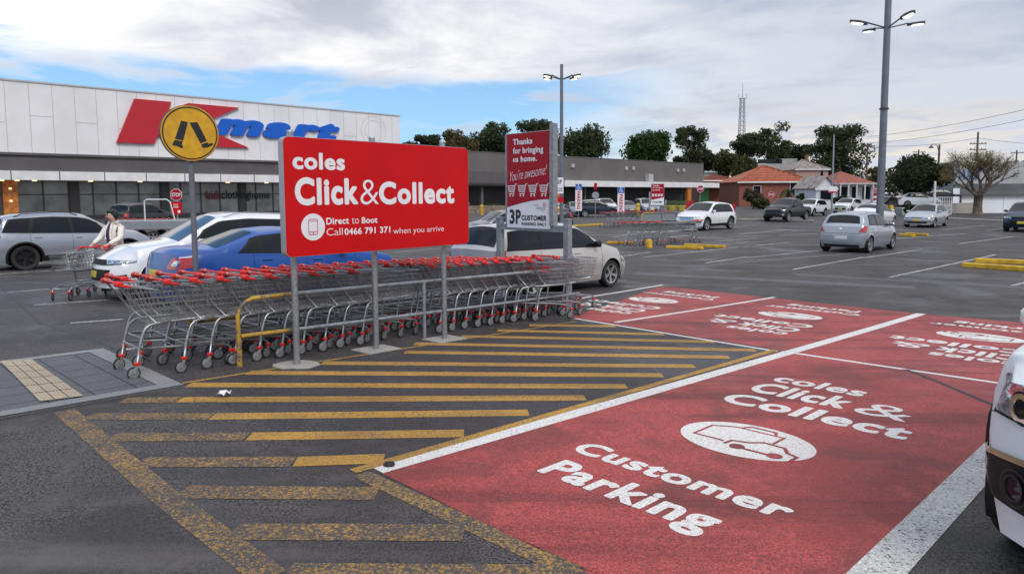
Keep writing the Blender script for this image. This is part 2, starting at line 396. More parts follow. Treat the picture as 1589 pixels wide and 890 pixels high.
# red click and collect bays
UD = 6.0
mb = MB()
sheet(mb, [bxy(.02, 0), bxy(2.68, 0), bxy(2.68, UD), bxy(.02, UD)], .0022)
cE1 = G(885, 492); cTop = G(1025, 443); cTR = G(1589, 497)
dv = (cTR[0]-cTop[0], cTR[1]-cTop[1]); cFar = (cTop[0]+dv[0]*1.5, cTop[1]+dv[1]*1.5)
pD = G(1212, 543); dD = bxy(8.6, 5.9)
sheet(mb, [cE1, pD, G(1430, 487), cTop], .0022); sheet(mb, [pD, dD, cFar, G(1430, 487)], .0022)
tag(mb.build('red_parking_bays', 'red_paint'), kind='structure')
mb = MB()
gline(mb, G(585, 729), G(1430, 486.5), .15, .014); tag(mb.build('bay_lines', 'white_paint'), kind='structure'); mb = MB()
b0 = G(1361, 889); b1 = G(1513, 733); gline(mb, b0, b1, .20, .014); bd = Vector((b1[0]-b0[0], b1[1]-b0[1])).normalized()
gline(mb, b1, (b1[0]+bd.x*2.4, b1[1]+bd.y*2.4), .20, .014); gline(mb, (b0[0]-bd.x*3, b0[1]-bd.y*3), b0, .20, .014); tag(mb.build('bay_lines', 'white_scuffed'), kind='structure'); mb = MB()
gline(mb, G(892, 494), G(1206, 545), .07, .012); gline(mb, G(1214, 545), dD, .075, .012)
gline(mb, G(955, 500), G(1202, 461), .09, .014); gline(mb, G(898, 463), G(1028, 442), .09, .014)
tag(mb.build('bay_lines', 'white_paint'), kind='structure')
# yellow hatching
mb = MB()
for L_, R_ in [((821, 504.5), (955, 506)), ((772, 512.5), (1030, 518.5)), ((716, 521.5), (1108, 530)), ((643, 533), (1172, 543)), ((628, 546), (1132, 554)),
             ((500, 563), (1078, 568)), ((385, 578), (1028, 582)), ((292, 597), (972, 599)), ((279, 620), (908, 617)), ((329, 646), (820, 640)), ((386, 677), (720, 672)), ((458, 716), (596, 711))]:
    pl(mb, L_, R_, .185)
pl(mb, (283, 594), (895, 498.5), .05, .010); pl(mb, (548, 731), (1204, 542.5), .09, .016)
tag(mb.build('yellow_hatching', 'yellow_paint'), kind='structure')
mb = MB()
for L_, R_ in [((190, 621), (277, 620)), ((135, 646), (327, 646)), ((172, 678), (382, 677)), ((220, 717), (455, 716)), ((282, 763), (585, 765)), ((362, 824), (720, 826)), ((445, 889), (900, 892))]:
    pl(mb, L_, R_, .19)
pl(mb, (100, 637), (250, 765), .16, .010); pl(mb, (250, 765), (420, 895), .16, .010); pl(mb, (560, 735), (930, 905), .13, .010)
tag(mb.build('faded_yellow_hatching', 'yellow_worn'), kind='structure')
# parking lines
mb = MB()
for a, b in [((11, 454), (76, 448)), ((53, 473), (183, 464)), ((109, 501), (191, 495)), ((187, 543), (212, 540)), ((0, 425), (122, 417)), ((0, 410), (110, 403)),
             ((1230, 418), (1340, 399)), ((1380, 430), (1545, 395)), ((998, 399), (1200, 378)), ((1092, 376), (1176, 369)), ((1147, 363), (1200, 359)), ((1095, 408), (1160, 398)), ((1120, 386), (1224, 376)),
             ((1150, 362), (1219, 357)), ((1209, 365), (1271, 362)), ((1157, 400), (1278, 388)), ((1488, 378), (1572, 367)), ((1530, 358), (1558, 354)), ((1340, 400), (1424, 388)),
             ((1389, 370), (1503, 362)), ((1464, 356), (1528, 350)), ((1570, 443), (1640, 427)), ((1130, 352), (1178, 349)), ((960, 398), (1010, 391)), ((950, 368), (990, 362)), ((930, 400), (960, 396))]:
    pl(mb, a, b, .10, .010, 1.)
tag(mb.build('parking_lines', 'white_worn'), kind='structure')
mb = MB(); pl(mb, (1405, 573), (1462, 595), .05, .018); pl(mb, (1461, 594.6), (1540, 628), .05, .019); pl(mb, (1400, 573), (1545, 580), .02, .017)
pl(mb, (0, 442), (60, 500), .04, .006); pl(mb, (60, 500), (235, 560), .03, .006)
tag(mb.build('tar_seams', 'tar'), kind='structure')
# pale streaks laid over the asphalt and damp patches across the aisle
mb = MB(); pl(mb, (985, 424), (1420, 446), .55, .006, 1.); pl(mb, (1230, 425), (1589, 446), .35, .005, 1.); pl(mb, (1060, 415), (1330, 392), .3, .005, 1.)
ground_mat('pale_sweep', (.16, .16, .175), wear=.55, mottle=.5); tag(mb.build('pale_aisle_streaks', 'pale_sweep'), kind='structure')
mb = MB(); pl(mb, (60, 416), (200, 392), 1.1, .005)
mat('puddle', (.02, .02, .024), .08, 0, .1, 2, .6); 
v0 = G(95, 407); mb = MB(); mb.add([gpt(v0[0]+1.5*math.cos(a)*(1+.25*math.sin(3*a)), v0[1]+.7*math.sin(a)*(1+.3*math.cos(2*a)), .006) for a in [k*math.pi/18 for k in range(36)]], [tuple(range(36))])
tag(mb.build('puddle', 'puddle', smooth=True), kind='structure')
# lettering on the red bays
def bay_letters(name, fn):
    mb = MB(); H = .0036
    f_ = lambda a, b, h: fn(a, b, H+h)
    text_fit(mb, 'coles', f_, .62, 1.49, 4.27, 4.60, .045)
    text_fit(mb, 'Click', f_, .62, 1.52, 3.72, 4.17, .05); text_fit(mb, '&', f_, 1.60, 2.03, 3.70, 4.14, .0)
    text_fit(mb, 'Collect', f_, .62, 2.16, 3.19, 3.58, .05)
    text_fit(mb, 'Customer', f_, .56, 2.12, 1.21, 1.46, .05); text_fit(mb, 'Parking', f_, .68, 1.90, .66, 1.05, .05)
    mb.add([f_(a, b, 0) for a, b in circle(48, 1.33, 2.34, .50, .39)], [tuple(range(48))])
    # dark red drawing of a bag and a car inside the disc
    g_ = lambda a, b, h: fn(a, b, H+.0016+h)
    stroke(mb, g_, [(.98, 2.20), (.98, 2.48), (1.14, 2.58), (1.52, 2.58), (1.52, 2.40)], .022, 0, mi=1)
    stroke(mb, g_, [(.98, 2.20), (1.22, 2.20)], .022, .0012, mi=1); stroke(mb, g_, [(1.18, 2.59), (1.22, 2.66), (1.42, 2.66), (1.45, 2.59)], .022, .0012, mi=1)
    stroke(mb, g_, [(1.26, 2.16), (1.27, 2.25), (1.38, 2.29), (1.46, 2.37), (1.62, 2.36), (1.68, 2.27), (1.76, 2.24), (1.76, 2.14)], .028, 0, mi=1)
    for cx in (1.36, 1.64): mb.add([g_(a, b, .002) for a, b in circle(16, cx, 2.15, .055)], [tuple(range(16))], 1)
    stroke(mb, g_, [(1.42, 2.14), (1.58, 2.14)], .03, .001, mi=1)
    tag(mb.build(name, ['white_letter', 'red_paint']), kind='structure')
bay_letters('bay_lettering', lambda a, b, h: bay(a, b, h))
# the far bays read the other way round
def far_bay(v0, u0, k=1.): return lambda a, b, h: bay(v0-(a-1.33)*1.06, u0-(b-2.34)*k, h)
bay_letters('bay_lettering', far_bay(-1.22, 8.95, .88)); bay_letters('bay_lettering', far_bay(1.50, 8.9, .88)); bay_letters('bay_lettering', far_bay(-3.95, 8.95, .88))
# paved crossing with stone border and ribbed strip
c0, c1, c2 = G(0, 650), G(285, 600), G(160, 543)
c3 = (c0[0]+(c2[0]-c1[0]), c0[1]+(c2[1]-c1[1])); e = Vector((c0[0]-c1[0], c0[1]-c1[1])); c0b = (c0[0]+e.x*1.2, c0[1]+e.y*1.2); c3b = (c3[0]+e.x*1.2, c3[1]+e.y*1.2)
def raised(name, quad, z, m, step=.5):
    mb = MB(); sheet(mb, quad, z, step); 
    for i in range(4):
        a, b = quad[i], quad[(i+1) % 4]; mb.add([gpt(*a, -.02), gpt(*b, -.02), gpt(*b, z), gpt(*a, z)], [(0, 1, 2, 3)])
    return tag(mb.build(name, m), kind='structure')
raised('crossing_paving', [c0b, c1, c2, c3b], .020, 'paver')
mb = MB(); 
def inset(a, b, s): a, b = Vector(a), Vector(b); return a+(b-a).normalized()*s
W1 = .17; a_, b_, d_, e_ = Vector(c0b), Vector(c1), Vector(c2), Vector(c3b); t1 = (d_-b_).normalized(); t0 = (e_-a_).normalized(); s1 = (a_-b_).normalized(); s2 = (e_-d_).normalized()
sheet(mb, [a_, b_, b_+t1*W1, a_+t0*W1], .026); sheet(mb, [e_-t0*W1, d_-t1*W1, d_, e_], .026); sheet(mb, [b_+t1*W1, d_-t1*W1, d_-t1*W1+s2*W1*1.1, b_+t1*W1+s1*W1*1.1], .026)
tag(mb.build('crossing_border', 'kerb_stone'), kind='structure')
mb = MB(); g0, g1, g2, g3 = [Vector(G(*p)) for p in ((62, 628), (131, 619), (50, 561), (0, 564))]
for k in range(3):
    f0, f1 = k/3+.012, (k+1)/3-.012; A_ = g0.lerp(g1, f0); B_ = g0.lerp(g1, f1); C_ = g3.lerp(g2, f1); D_ = g3.lerp(g2, f0)
    for j in range(6):
        q0, q1 = j/6+.006, (j+1)/6-.006; sheet(mb, [A_.lerp(D_, q0), B_.lerp(C_, q0), B_.lerp(C_, q1), A_.lerp(D_, q1)], .031)
        for r_ in range(4):
            w0 = (r_+.25)/4; w1 = (r_+.6)/4; sheet(mb, [A_.lerp(B_, w0).lerp(D_.lerp(C_, w0), q0), A_.lerp(B_, w1).lerp(D_.lerp(C_, w1), q0), A_.lerp(B_, w1).lerp(D_.lerp(C_, w1), q1), A_.lerp(B_, w0).lerp(D_.lerp(C_, w0), q1)], .036)
tag(mb.build('tactile_strip', 'tactile'), kind='structure')
mb = MB(); 
for k in range(1, 9):
    f = k/9; p = Vector(c0b).lerp(b_, f); q = Vector(c3b).lerp(d_, f); gline(mb, p+t0*W1, q-t0*W1, .008, .0235/.22)
for k in range(1, 7):
    f = k/7; gline(mb, a_.lerp(e_, f), b_.lerp(d_, f)-(b_-a_).normalized()*.2, .007, .0232/.22)
tag(mb.build('paver_joints', 'tar'), kind='structure')
# litter
p = G(604, 722); mb = MB(); mb.lathe([(.035, 0), (.04, .008), (.034, .018), (.01, .022)], 14); o = mb.build('rubber_plug', 'tar', smooth='auto', loc=(p[0], p[1], gz(*p)+.002)); tag(o, 'small black rubber plug on the end of the white line', 'litter')
p = G(349, 615); mb = MB(); r2 = random.Random(3); vs = []
for i in range(5):
    for j in range(5): vs.append((p[0]-.05+.025*i+r2.uniform(-.008, .008), p[1]-.03+.016*j, gz(*p)+.02+r2.uniform(0, .04)))
mb.add(vs, [(j*5+i, j*5+i+1, j*5+i+6, j*5+i+5) for j in range(4) for i in range(4)])
mb.add([(v[0], v[1], v[2]-.006) for v in vs], [(j*5+i+5, j*5+i+6, j*5+i+1, j*5+i) for j in range(4) for i in range(4)])
tag(mb.build('paper_scrap', 'sign_white', smooth=True), 'crumpled white paper scrap lying on the yellow hatching', 'litter')
# ------------------------------------------------------------------ big red click and collect sign
S1, S2, S3 = G(461, 566), G(584, 542), G(690, 526)
SD = Vector((S3[0]-S1[0], S3[1]-S1[1])).normalized(); SN = Vector((SD.y, -SD.x))
sg = empty('billboard_sign', (S1[0], S1[1], gz(*S1)), 0, 'big red coles click and collect sign board on three grey steel posts beside the trolleys', 'sign')
IV = Matrix.Translation((-S1[0], -S1[1], -gz(*S1)))
SO = Vector(S1)+SN*.06
def sf(a, b, h): return (SO.x+SD.x*a+SN.x*h-S1[0], SO.y+SD.y*a+SN.y*h-S1[1], b-gz(*S1))
for i, p in enumerate((S1, S2, S3)):
    mb = MB(); z0 = gz(*p)-gz(*S1); top = 2.84-gz(*S1)
    mb.tube([(p[0]-S1[0], p[1]-S1[1], z0-.05), (p[0]-S1[0], p[1]-S1[1], top)], .036, 14); mb.tube([(p[0]-S1[0], p[1]-S1[1], top), (p[0]-S1[0], p[1]-S1[1], top+.02)], [.042, .03], 14)
    mb.build('post', 'galv', sg, smooth='auto')
    mb = MB(); rr = random.Random(i); pts = [(p[0]-S1[0]+.24*math.cos(a)*(1+rr.uniform(-.15, .15)), p[1]-S1[1]+.22*math.sin(a)*(1+rr.uniform(-.15, .15))) for a in [k*math.pi/8 for k in range(16)]]
    if i: pts = [(p[0]-S1[0]+a*SD.x*.24+b*SN.x*.2, p[1]-S1[1]+a*SD.y*.24+b*SN.y*.2) for a, b in ((-1, -1), (1, -1), (1, 1), (-1, 1))]
    def fz(a, b, h): return (a, b, gz(a+S1[0], b+S1[1])-gz(*S1)+h)
    mb.prism(pts, fz, -.02, .010); mb.build('footing', 'concrete', sg)
def rrect(a0, a1, b0, b1, r, n=6):
    o = []
    for cx, cy, s in ((a1-r, b1-r, 0), (a0+r, b1-r, 1), (a0+r, b0+r, 2), (a1-r, b0+r, 3)):
        for k in range(n+1): t = (s+k/n)*math.pi/2; o.append((cx+r*math.cos(t), cy+r*math.sin(t)))
    return o
mb = MB(); mb.prism(rrect(-.165, 2.555, 1.49, 2.782, .07), sf, -.025, .075); mb.build('board_case', 'sign_grey', sg, smooth='auto')
mb = MB(); mb.prism(rrect(-.160, 2.550, 1.495, 2.777, .066), sf, .075, .079); fc = mb.build('board_face', 'sign_red', sg)
H = .081; f_ = lambda a, b, h: sf(a, b, H+h)
def sx(px, py=300): return onplane((SO.x+SN.x*.08, SO.y+SN.y*.08), SD, px, py)[0]
zx = lambda v: sx(400+v/3.708)
def line(parent, m_, items, fn, name='lettering'):
    for it in items: mb = MB(); text_fit(mb, it[0], fn, *it[1:5], *it[5:]); mb.build(name, m_, parent)
line(fc, 'sign_white', [('coles', zx(205), zx(505), 2.435, 2.622, .05)], f_)
line(fc, 'sign_white', [('Click', zx(213), zx(577), 2.045, 2.352, .058)], f_); line(fc, 'sign_white', [('&', zx(590), zx(695), 2.045, 2.335, -.012)], f_); line(fc, 'sign_white', [('Collect', zx(697), zx(1130), 2.04, 2.318, .058)], f_)
line(fc, 'sign_white', [('Direct', zx(389), zx(520), 1.828, 1.905, .03), ('to', zx(537), zx(578), 1.826, 1.893, -.008), ('Boot', zx(594), zx(685), 1.824, 1.898, .03)], f_)
line(fc, 'sign_white', [('Call', zx(390), zx(483), 1.704, 1.785, -.006), ('0466 791 371', zx(493), zx(758), 1.70, 1.778, .03), ('when you arrive', zx(775), zx(1068), 1.66, 1.752, -.006)], f_)
mb = MB(); mb.add([f_(a, b, 0) for a, b in circle(40, .168, 1.808, .148, .148)], [tuple(range(40))])
g_ = lambda a, b, h: sf(a, b, H+.0015+h)
stroke(mb, g_, rrect(.112, .222, 1.725, 1.893, .018, 3), .007, 0, True, 1); stroke(mb, g_, [(.114, 1.755), (.22, 1.755)], .006, .001, mi=1); stroke(mb, g_, [(.114, 1.872), (.22, 1.872)], .005, .001, mi=1)
ring(mb, g_, .167, 1.740, .004, .009, .001, 12, 1)
mb.build('phone_symbol', ['sign_white', 'sign_red'], fc)

# ------------------------------------------------------------------ round pedestrian crossing sign
pc = (wx(301, 9.35), 9.35); pz = gz(*pc)
pd = empty('pedestrian_sign', (*pc, pz), 0, 'round amber pedestrian crossing sign with walking legs on a dark grey post', 'sign')
mb = MB(); mb.tube([(0, 0, -.05), (0, 0, 3.32-pz)], .037, 12); mb.build('post', 'pole_grey', pd, smooth='auto')
dl = math.hypot(*pc); pn = Vector((-pc[0]/dl, -pc[1]/dl)); pn = Vector((pn.x*math.cos(R(16))-pn.y*math.sin(R(16)), pn.x*math.sin(R(16))+pn.y*math.cos(R(16)))); pt = Vector((-pn.y, pn.x))
pxo = wx(293, 9.3)-pc[0]; zc = wz(293, 207, 9.3)-pz
def pf(a, b, h): return (pt.x*a+pn.x*h-.02, pt.y*a+pn.y*h, zc+b)
RR = .375
mb = MB(); mb.prism(circle(48, 0, 0, RR), pf, .04, .085); mb.build('sign_case', 'steel_dark', pd, smooth='auto')
mb = MB(); mb.prism(circle(48, 0, 0, RR-.006), pf, .085, .088); fc = mb.build('sign_face', 'sign_amber', pd)
mb = MB(); g_ = lambda a, b, h: pf(a, b, .0905+h); ring(mb, g_, 0, 0, RR-.04, RR-.022, 0, 48)
def leg(poly): mb.add([g_(a, b, 0) for a, b in poly], [tuple(range(len(poly)))])
sc_ = lambda P: [((x-148)/150*RR, (140-y)/150*RR) for x, y in P]
leg(sc_([(104, 76), (138, 82), (110, 182), (70, 172)])); leg(sc_([(146, 84), (186, 78), (232, 176), (198, 192)]))
leg(sc_([(70, 178), (108, 186), (103, 200), (110, 218), (100, 222), (80, 212), (56, 208), (58, 196)])); leg(sc_([(200, 198), (232, 184), (240, 192), (262, 186), (264, 196), (236, 212), (212, 216), (204, 208)]))
mb.build('leg_symbol', 'sign_black', fc)

# ------------------------------------------------------------------ three hour parking sign
Q0 = (-.07, 13.0)
tp = empty('parking_sign', (*Q0, gz(*Q0)), 0, 'tall red and white customer parking sign on grey square posts behind the trolleys', 'sign')
zb = gz(*Q0)
def qf(a, b, h): return (N1[0]*a-D1[0]*h, N1[1]*a-D1[1]*h, b-zb)
def qbox(mb, a0, a1, h0, h1, z0, z1): mb.prism([(a0, z0), (a1, z0), (a1, z1), (a0, z1)], qf, h0, h1)
for a in (-.22, 1.50):
    mb = MB(); qbox(mb, a-.055, a+.055, -.055, .055, .0, 1.70); qbox(mb, a-.065, a+.065, -.065, .065, 1.70, 1.73); mb.build('post', 'galv_dull', tp)
mb = MB(); qbox(mb, -.163, 1.443, -.04, .04, 1.49, 1.60); mb.build('cross_beam', 'galv_dull', tp)
mb = MB(); qbox(mb, 1.135, 1.225, -.045, .075, 1.602, 3.40); mb.build('panel_frame', 'galv_dull', tp)
mb = MB(); qbox(mb, -.02, .028, -.03, .05, 1.602, 3.29); mb.build('panel_frame', 'galv_dull', tp)
mb = MB(); qbox(mb, .030, 1.132, .041, .055, 1.537, 3.286); pn_ = mb.build('panel', 'sign_white', tp)
mb = MB(); cur = [(0.034+1.094*k/12, 1.915+.155*math.sin(k/12*math.pi/2)) for k in range(13)]
v = [qf(a, b, .057) for a, b in cur]+[qf(a, 3.28, .057) for a, b in cur]; mb.add(v, [(k, k+1, 14+k, 13+k) for k in range(12)]); mb.build('red_field', 'sign_red2', pn_)
mat('sign_pink', (.7, .25, .32), .5)
f_ = lambda a, b, h: qf(a, b, .0585+h)
line(pn_, 'sign_white', [('Thanks', .20, .70, 3.07, 3.18, .045)], f_); line(pn_, 'sign_white', [('for bringing', .20, .97, 2.875, 3.02, .04)], f_); line(pn_, 'sign_white', [('us home.', .20, .81, 2.755, 2.86, .045)], f_)
line(pn_, 'sign_white', [("You're awesome!", .12, 1.06, 2.40, 2.58, -.012, 0, .35)], lambda a, b, h: qf(a, b+(a-.1)*.12, .0585+h))
for k in range(4):
    mb = MB(); a = .05+.275*k
    def T(x, y): return (a+x*.24, 2.12+y*.23)
    w = .014
    stroke(mb, f_, [T(1.0, 1.0), T(.86, .98), T(.68, .2), T(.2, .2)], w, 0); stroke(mb, f_, [T(.02, .86), T(.86, .86)], w, .0008); stroke(mb, f_, [T(.05, .84), T(.16, .36), T(.72, .36)], w, 0)
    for i in range(1, 5): stroke(mb, f_, [T(.05+.16*i, .84), T(.12+.14*i, .38)], .009, .001)
    for i in (1, 2): stroke(mb, f_, [T(.08, .84-.16*i), T(.80, .84-.16*i)], .009, .0015)
    for cx in (.28, .62): mb.add([f_(p[0], p[1], .001) for p in circle(10, *T(cx, .06), .018)], [tuple(range(10))])
    mb.build('cart_symbol', 'sign_white', pn_)
line(pn_, 'sign_black', [('3', .10, .235, 1.605, 1.88, .045), ('P', .265, .40, 1.61, 1.875, .045)], f_)
line(pn_, 'sign_black', [('CUSTOMER', .42, 1.05, 1.68, 1.775, .05)], f_); line(pn_, 'sign_black', [('PARKING ONLY', .42, 1.05, 1.59, 1.645, .045)], f_)
mb = MB(); text_fit(mb, 'Village', f_, .80, 1.02, 1.86, 1.94, -.01, 0, .3); stroke(mb, f_, [(.72, 1.965), (.84, 1.968)], .01, 0)
for i in range(6): mb.add([f_(p[0], p[1], .001) for p in circle(8, 1.0+.03*math.cos(i*1.05), 1.975+.03*math.sin(i*1.05), .014)], [tuple(range(8))], 1)
mb.build('village_emblem', ['galv_dull', 'sign_pink'], pn_)
# ------------------------------------------------------------------ shopping trolleys
def make_trolley(name='shopping_trolley', seat=False, far=False):
    t = empty(name)
    nv = 1 if not far else 2
    zt0, zt1, zb0, zb1 = .86, .83, .50, .53         # basket rim and floor height, rear and front
    xr, xf, xbf = -.53, .50, .44; wr_, wf_ = .265, .19; wbr, wbf = .225, .165
    def P(s, z, side):     # s along 0 rear..1 front, z 0 floor..1 rim
        x = (xr+.17*(1-z))*(1-s)+(xbf+(xf-xbf)*z)*s
        w = (wbr+(wr_-wbr)*z)*(1-s)+(wbf+(wf_-wbf)*z)*s
        return (x, side*w, (zb0+(zt0-zb0)*z)*(1-s)+(zb1+(zt1-zb1)*z)*s)
    w = .0028 if not far else .0045
    mb = MB()
    for sd in (-1, 1):
        for k in range(0, 25, nv): s = k/24; mb.tube([P(s, 0, sd), P(s, 1, sd)], w, 3, caps=False)
        for k in range(1, 6, nv): mb.tube([P(0, k/6, sd), P(1, k/6, sd)], w*1.1, 3, caps=False)
        mb.tube([P(0, 1, sd), P(1, 1, sd)], .0055, 5); mb.tube([P(0, 0, sd), P(1, 0, sd)], .005, 4)
    for k in range(0, 9, nv): f = k/8*2-1; a, b = P(1, 0, 1), P(1, 1, 1); mb.tube([(a[0], a[1]*f, a[2]), (b[0], b[1]*f, b[2])], w, 3, caps=False)
    for k in range(0, 6): mb.tube([P(1, k/5, -1), P(1, k/5, 1)], w*1.2 if k < 5 else .0055, 4, caps=False)
    for k in range(0, 13, nv): mb.tube([P(k/12, 0, -1), P(k/12, 0, 1)], w, 3, caps=False)
    for k in range(1, 8, nv): f = k/8*2-1; a, b = P(0, 0, 1), P(1, 0, 1); mb.tube([(a[0], a[1]*f, a[2]), (b[0], b[1]*f, b[2])], w, 3, caps=False)
    mb.build('basket', 'wire', t)
    mb = MB()                                       # rear gate, swung up inside the nest
    for k in range(0, 9): f = (k/8*2-1)*.24; mb.tube([(-.50, f, .85), (-.22 if not seat else -.38, f*.95, .80 if not seat else .52)], w, 3, caps=False)
    for k in range(4): q = k/3; mb.tube([(-.50+(.28*q if not seat else .12*q), -.24, .84-(.04*q if not seat else .32*q)), (-.50+(.28*q if not seat else .12*q), .24, .84-(.04*q if not seat else .32*q))], w*1.2, 3, caps=False)
    mb.build('rear_gate', 'wire', t)
    mb = MB()
    for sd in (-1, 1):
        n = 8 if not far else 5
        mb.tube([(-.47, sd*.275, .135), (-.445, sd*.272, .28), (-.415, sd*.268, .40), (-.39, sd*.262, .455), (-.35, sd*.256, .485), (-.29, sd*.25, .497), (-.1, sd*.235, .505), (.34, sd*.185, .515)], .0135, n)
        mb.tube([(-.445, sd*.262, .275), (-.2, sd*.235, .262), (.2, sd*.19, .235), (.43, sd*.16, .20), (.47, sd*.155, .17), (.475, sd*.155, .135)], .0125, n)
        mb.tube([(-.28, sd*.25, .497), (-.42, sd*.262, .64), (-.60, sd*.27, .88)], .009, n)
    mb.tube([(-.445, -.262, .275), (-.445, .262, .275)], .011, 6); mb.tube([(.43, -.16, .20), (.43, .16, .20)], .011, 6); mb.tube([(.34, -.185, .515), (.34, .185, .515)], .010, 6)
    mb.tube([(-.1, -.222, .255), (-.1, .222, .255)], .006, 5); mb.tube([(.15, -.195, .24), (.15, .195, .24)], .006, 5)
    mb.build('frame', 'tube', t, smooth=True)
    mb = MB(); mb.tube([(-.62, -.20, .895), (-.62, .20, .895)], .0125, 8); h = mb.build('handle', 'red_plastic', t, smooth='auto')
    for sd in (-1, 1):
        mb = MB(); mb.tube([(-.62, sd*.19, .895), (-.62, sd*.23, .897)], [.014, .022], 8); mb.box((-.607, sd*.255, .885), (.08, .045, .048), 0, 0, .012); mb.tube([(-.595, sd*.262, .87), (-.50, sd*.262, .855)], [.02, .010], 6)
        mb.build('handle_end', 'red_plastic', h, smooth='auto')
    mb = MB(); mb.tube([(-.62, .135, .896), (-.62, .165, .896)], .0140, 8); mb.build('handle_label', 'gold', h) if not far else None
    if not far:
        for sd in (-1, 1):
            mb = MB(); mb.box((-.20, sd*.262, .525), (.10, .006, .035)); mb.build('coin_tag', 'castor_white', t)
    for x, y, rr_, an in ((-.47, .275, .06, .25), (-.47, -.275, .06, -.1), (.475, .155, .06, .0), (.475, -.155, .06, .3)):
        if far and x > 0 and y > 0: pass
        ca, sa = math.cos(an), math.sin(an)
        def rot(px_, py_, pz_): return (x-.03*ca+px_*ca-py_*sa, y-.03*sa+px_*sa+py_*ca, pz_)
        c = empty('castor'); c.parent = t
        mb = MB(); mb.lathe([(.026, .128), (.03, .133), (.03, .150), (.02, .158)], 10 if not far else 6, (x, y, 0)); mb.build('collar', 'red_plastic', c, smooth='auto')
        mb = MB()
        for s_ in (-1, 1): mb.add([rot(a, s_*.017, b) for a, b in ((-.012, .055), (.012, .055), (.045, .13), (.01, .13))]+[rot(a, s_*.020, b) for a, b in ((-.012, .055), (.012, .055), (.045, .13), (.01, .13))], [(0, 1, 2, 3), (7, 6, 5, 4), (0, 4, 5, 1), (1, 5, 6, 2), (2, 6, 7, 3), (3, 7, 4, 0)])
        mb.build('fork', 'galv', c)
        n = 18 if not far else 8
        mb = MB(); prof = [(.046, -.011), (rr_-.004, -.012), (rr_, -.006), (rr_, .006), (rr_-.004, .012), (.046, .011)]
        tmp = MB(); tmp.lathe(prof, n, (0, 0, 0), 'y'); mb.add([rot(p[0], p[1], p[2]+rr_) for p in tmp.v], tmp.f); mb.build('tyre', 'rubber', c, smooth='auto')
        tmp = MB(); tmp.lathe([(.012, -.0165), (.03, -.014), (.047, -.0125), (.047, .0125), (.03, .014), (.012, .0165)], n, (0, 0, 0), 'y'); mb = MB(); mb.add([rot(p[0], p[1], p[2]+rr_) for p in tmp.v], tmp.f); mb.build('wheel', 'castor_white', c, smooth='auto')
    if seat:
        mb = MB(); mb.box((-.25, 0, .70), (.19, .40, .012), 0, 0, .004); mb.box((-.17, 0, .745), (.012, .38, .08)); mb.build('child_seat', 'red_plastic', t)
        mb = MB()
        for k in range(7): f = (k/6*2-1)*.21; mb.tube([(-.16, f, .70), (-.12, f, .86)], w, 3)
        mb.tube([(-.12, -.22, .86), (-.12, .22, .86)], .005, 5); mb.tube([(-.33, -.24, .70), (-.12, -.22, .70)], .004, 4); mb.tube([(-.33, .24, .70), (-.12, .22, .70)], .004, 4)
        mb.build('seat_back', 'wire', t)
    return t
TR = make_trolley(); cache(TR); TRS = make_trolley(seat=True); cache(TRS); TRF = make_trolley(far=True); cache(TRF)
_used = {}
def trolley(proto, x, y, rz, label, group=None, dz=0.):
    if proto.name in _used: o = copy_tree(proto)
    else: o = proto; _used[proto.name] = 1
    tag(o, label, 'shopping trolley', group); ground_place(o, x, y, rz, dz); o.scale = (1.05, 1.05, 1.10); return o
ORD = ['first', 'second', 'third', 'fourth', 'fifth', 'sixth', 'seventh', 'eighth', 'ninth', 'tenth', 'eleventh', 'twelfth', 'thirteenth', 'fourteenth', 'fifteenth', 'sixteenth', 'seventeenth', 'eighteenth', 'nineteenth', 'twentieth', 'twenty-first', 'twenty-second', 'twenty-third', 'twenty-fourth', 'twenty-fifth', 'twenty-sixth']
RA = math.atan2(.713, .70); RT = Vector((math.cos(RA), math.sin(RA))); RN = Vector((RT.y, -RT.x))
RB = Vector(G(372, 568))                 # near end of the trolley bay rail
def rowpt(u, v): p = RB+RT*u-RN*v; return p.x, p.y     # v away from the viewer
def near_c(u_wheel): return u_wheel+.47
rr = random.Random(11)
# front row, first block: rear wheels seen from the left end to under the sign
w0 = Vector(G(205, 590))
trolley(TR, w0.x+.56*math.cos(RA-.04)-.31*RN.x, w0.y+.56*math.sin(RA-.04)-.31*RN.y, RA-.04, 'end trolley of the front nested row, standing on the paved crossing outside the yellow rail', 'trolleys nested in the front row')
for k in range(1, 10):
    u = -.82+.47+.275*k+.02
    x, y = rowpt(u, .40-.0*k+rr.uniform(-.015, .015)); trolley(TR, x, y, RA+rr.uniform(-.025, .025), '%s trolley from the paved crossing in the front nested row' % ORD[k], 'trolleys nested in the front row')
for k in range(10):
    u = 2.98+.25*k+.47
    x, y = rowpt(u, .40+rr.uniform(-.015, .015)); trolley(TR, x, y, RA+rr.uniform(-.02, .02), '%s trolley from the left in the front row block nested behind the right sign post' % ORD[k], 'trolleys nested in the front row, far block')
# back row
for k in range(21):
    u = -.75+.262*k+.47
    x, y = rowpt(u, 1.02+rr.uniform(-.02, .02)); trolley(TR, x, y, RA+rr.uniform(-.025, .025), '%s trolley from the left end of the back nested row near the blue sedan' % ORD[k], 'trolleys nested in the back row')
x, y = rowpt(6.18, .42); trolley(TRS, x, y, RA-.05, 'shopping trolley with red child seat at the right end of the front row', None)
p = G(868, 500); trolley(TRS, p[0]-.30, p[1]+.42, RA-.5, 'loose shopping trolley with red seat turned towards the viewer beside the red bay', None)
p = G(895, 492); trolley(TRS, p[0]-.42, p[1]+.10, RA-.22, 'last loose shopping trolley, its front wheels at the edge of the red bay', None)
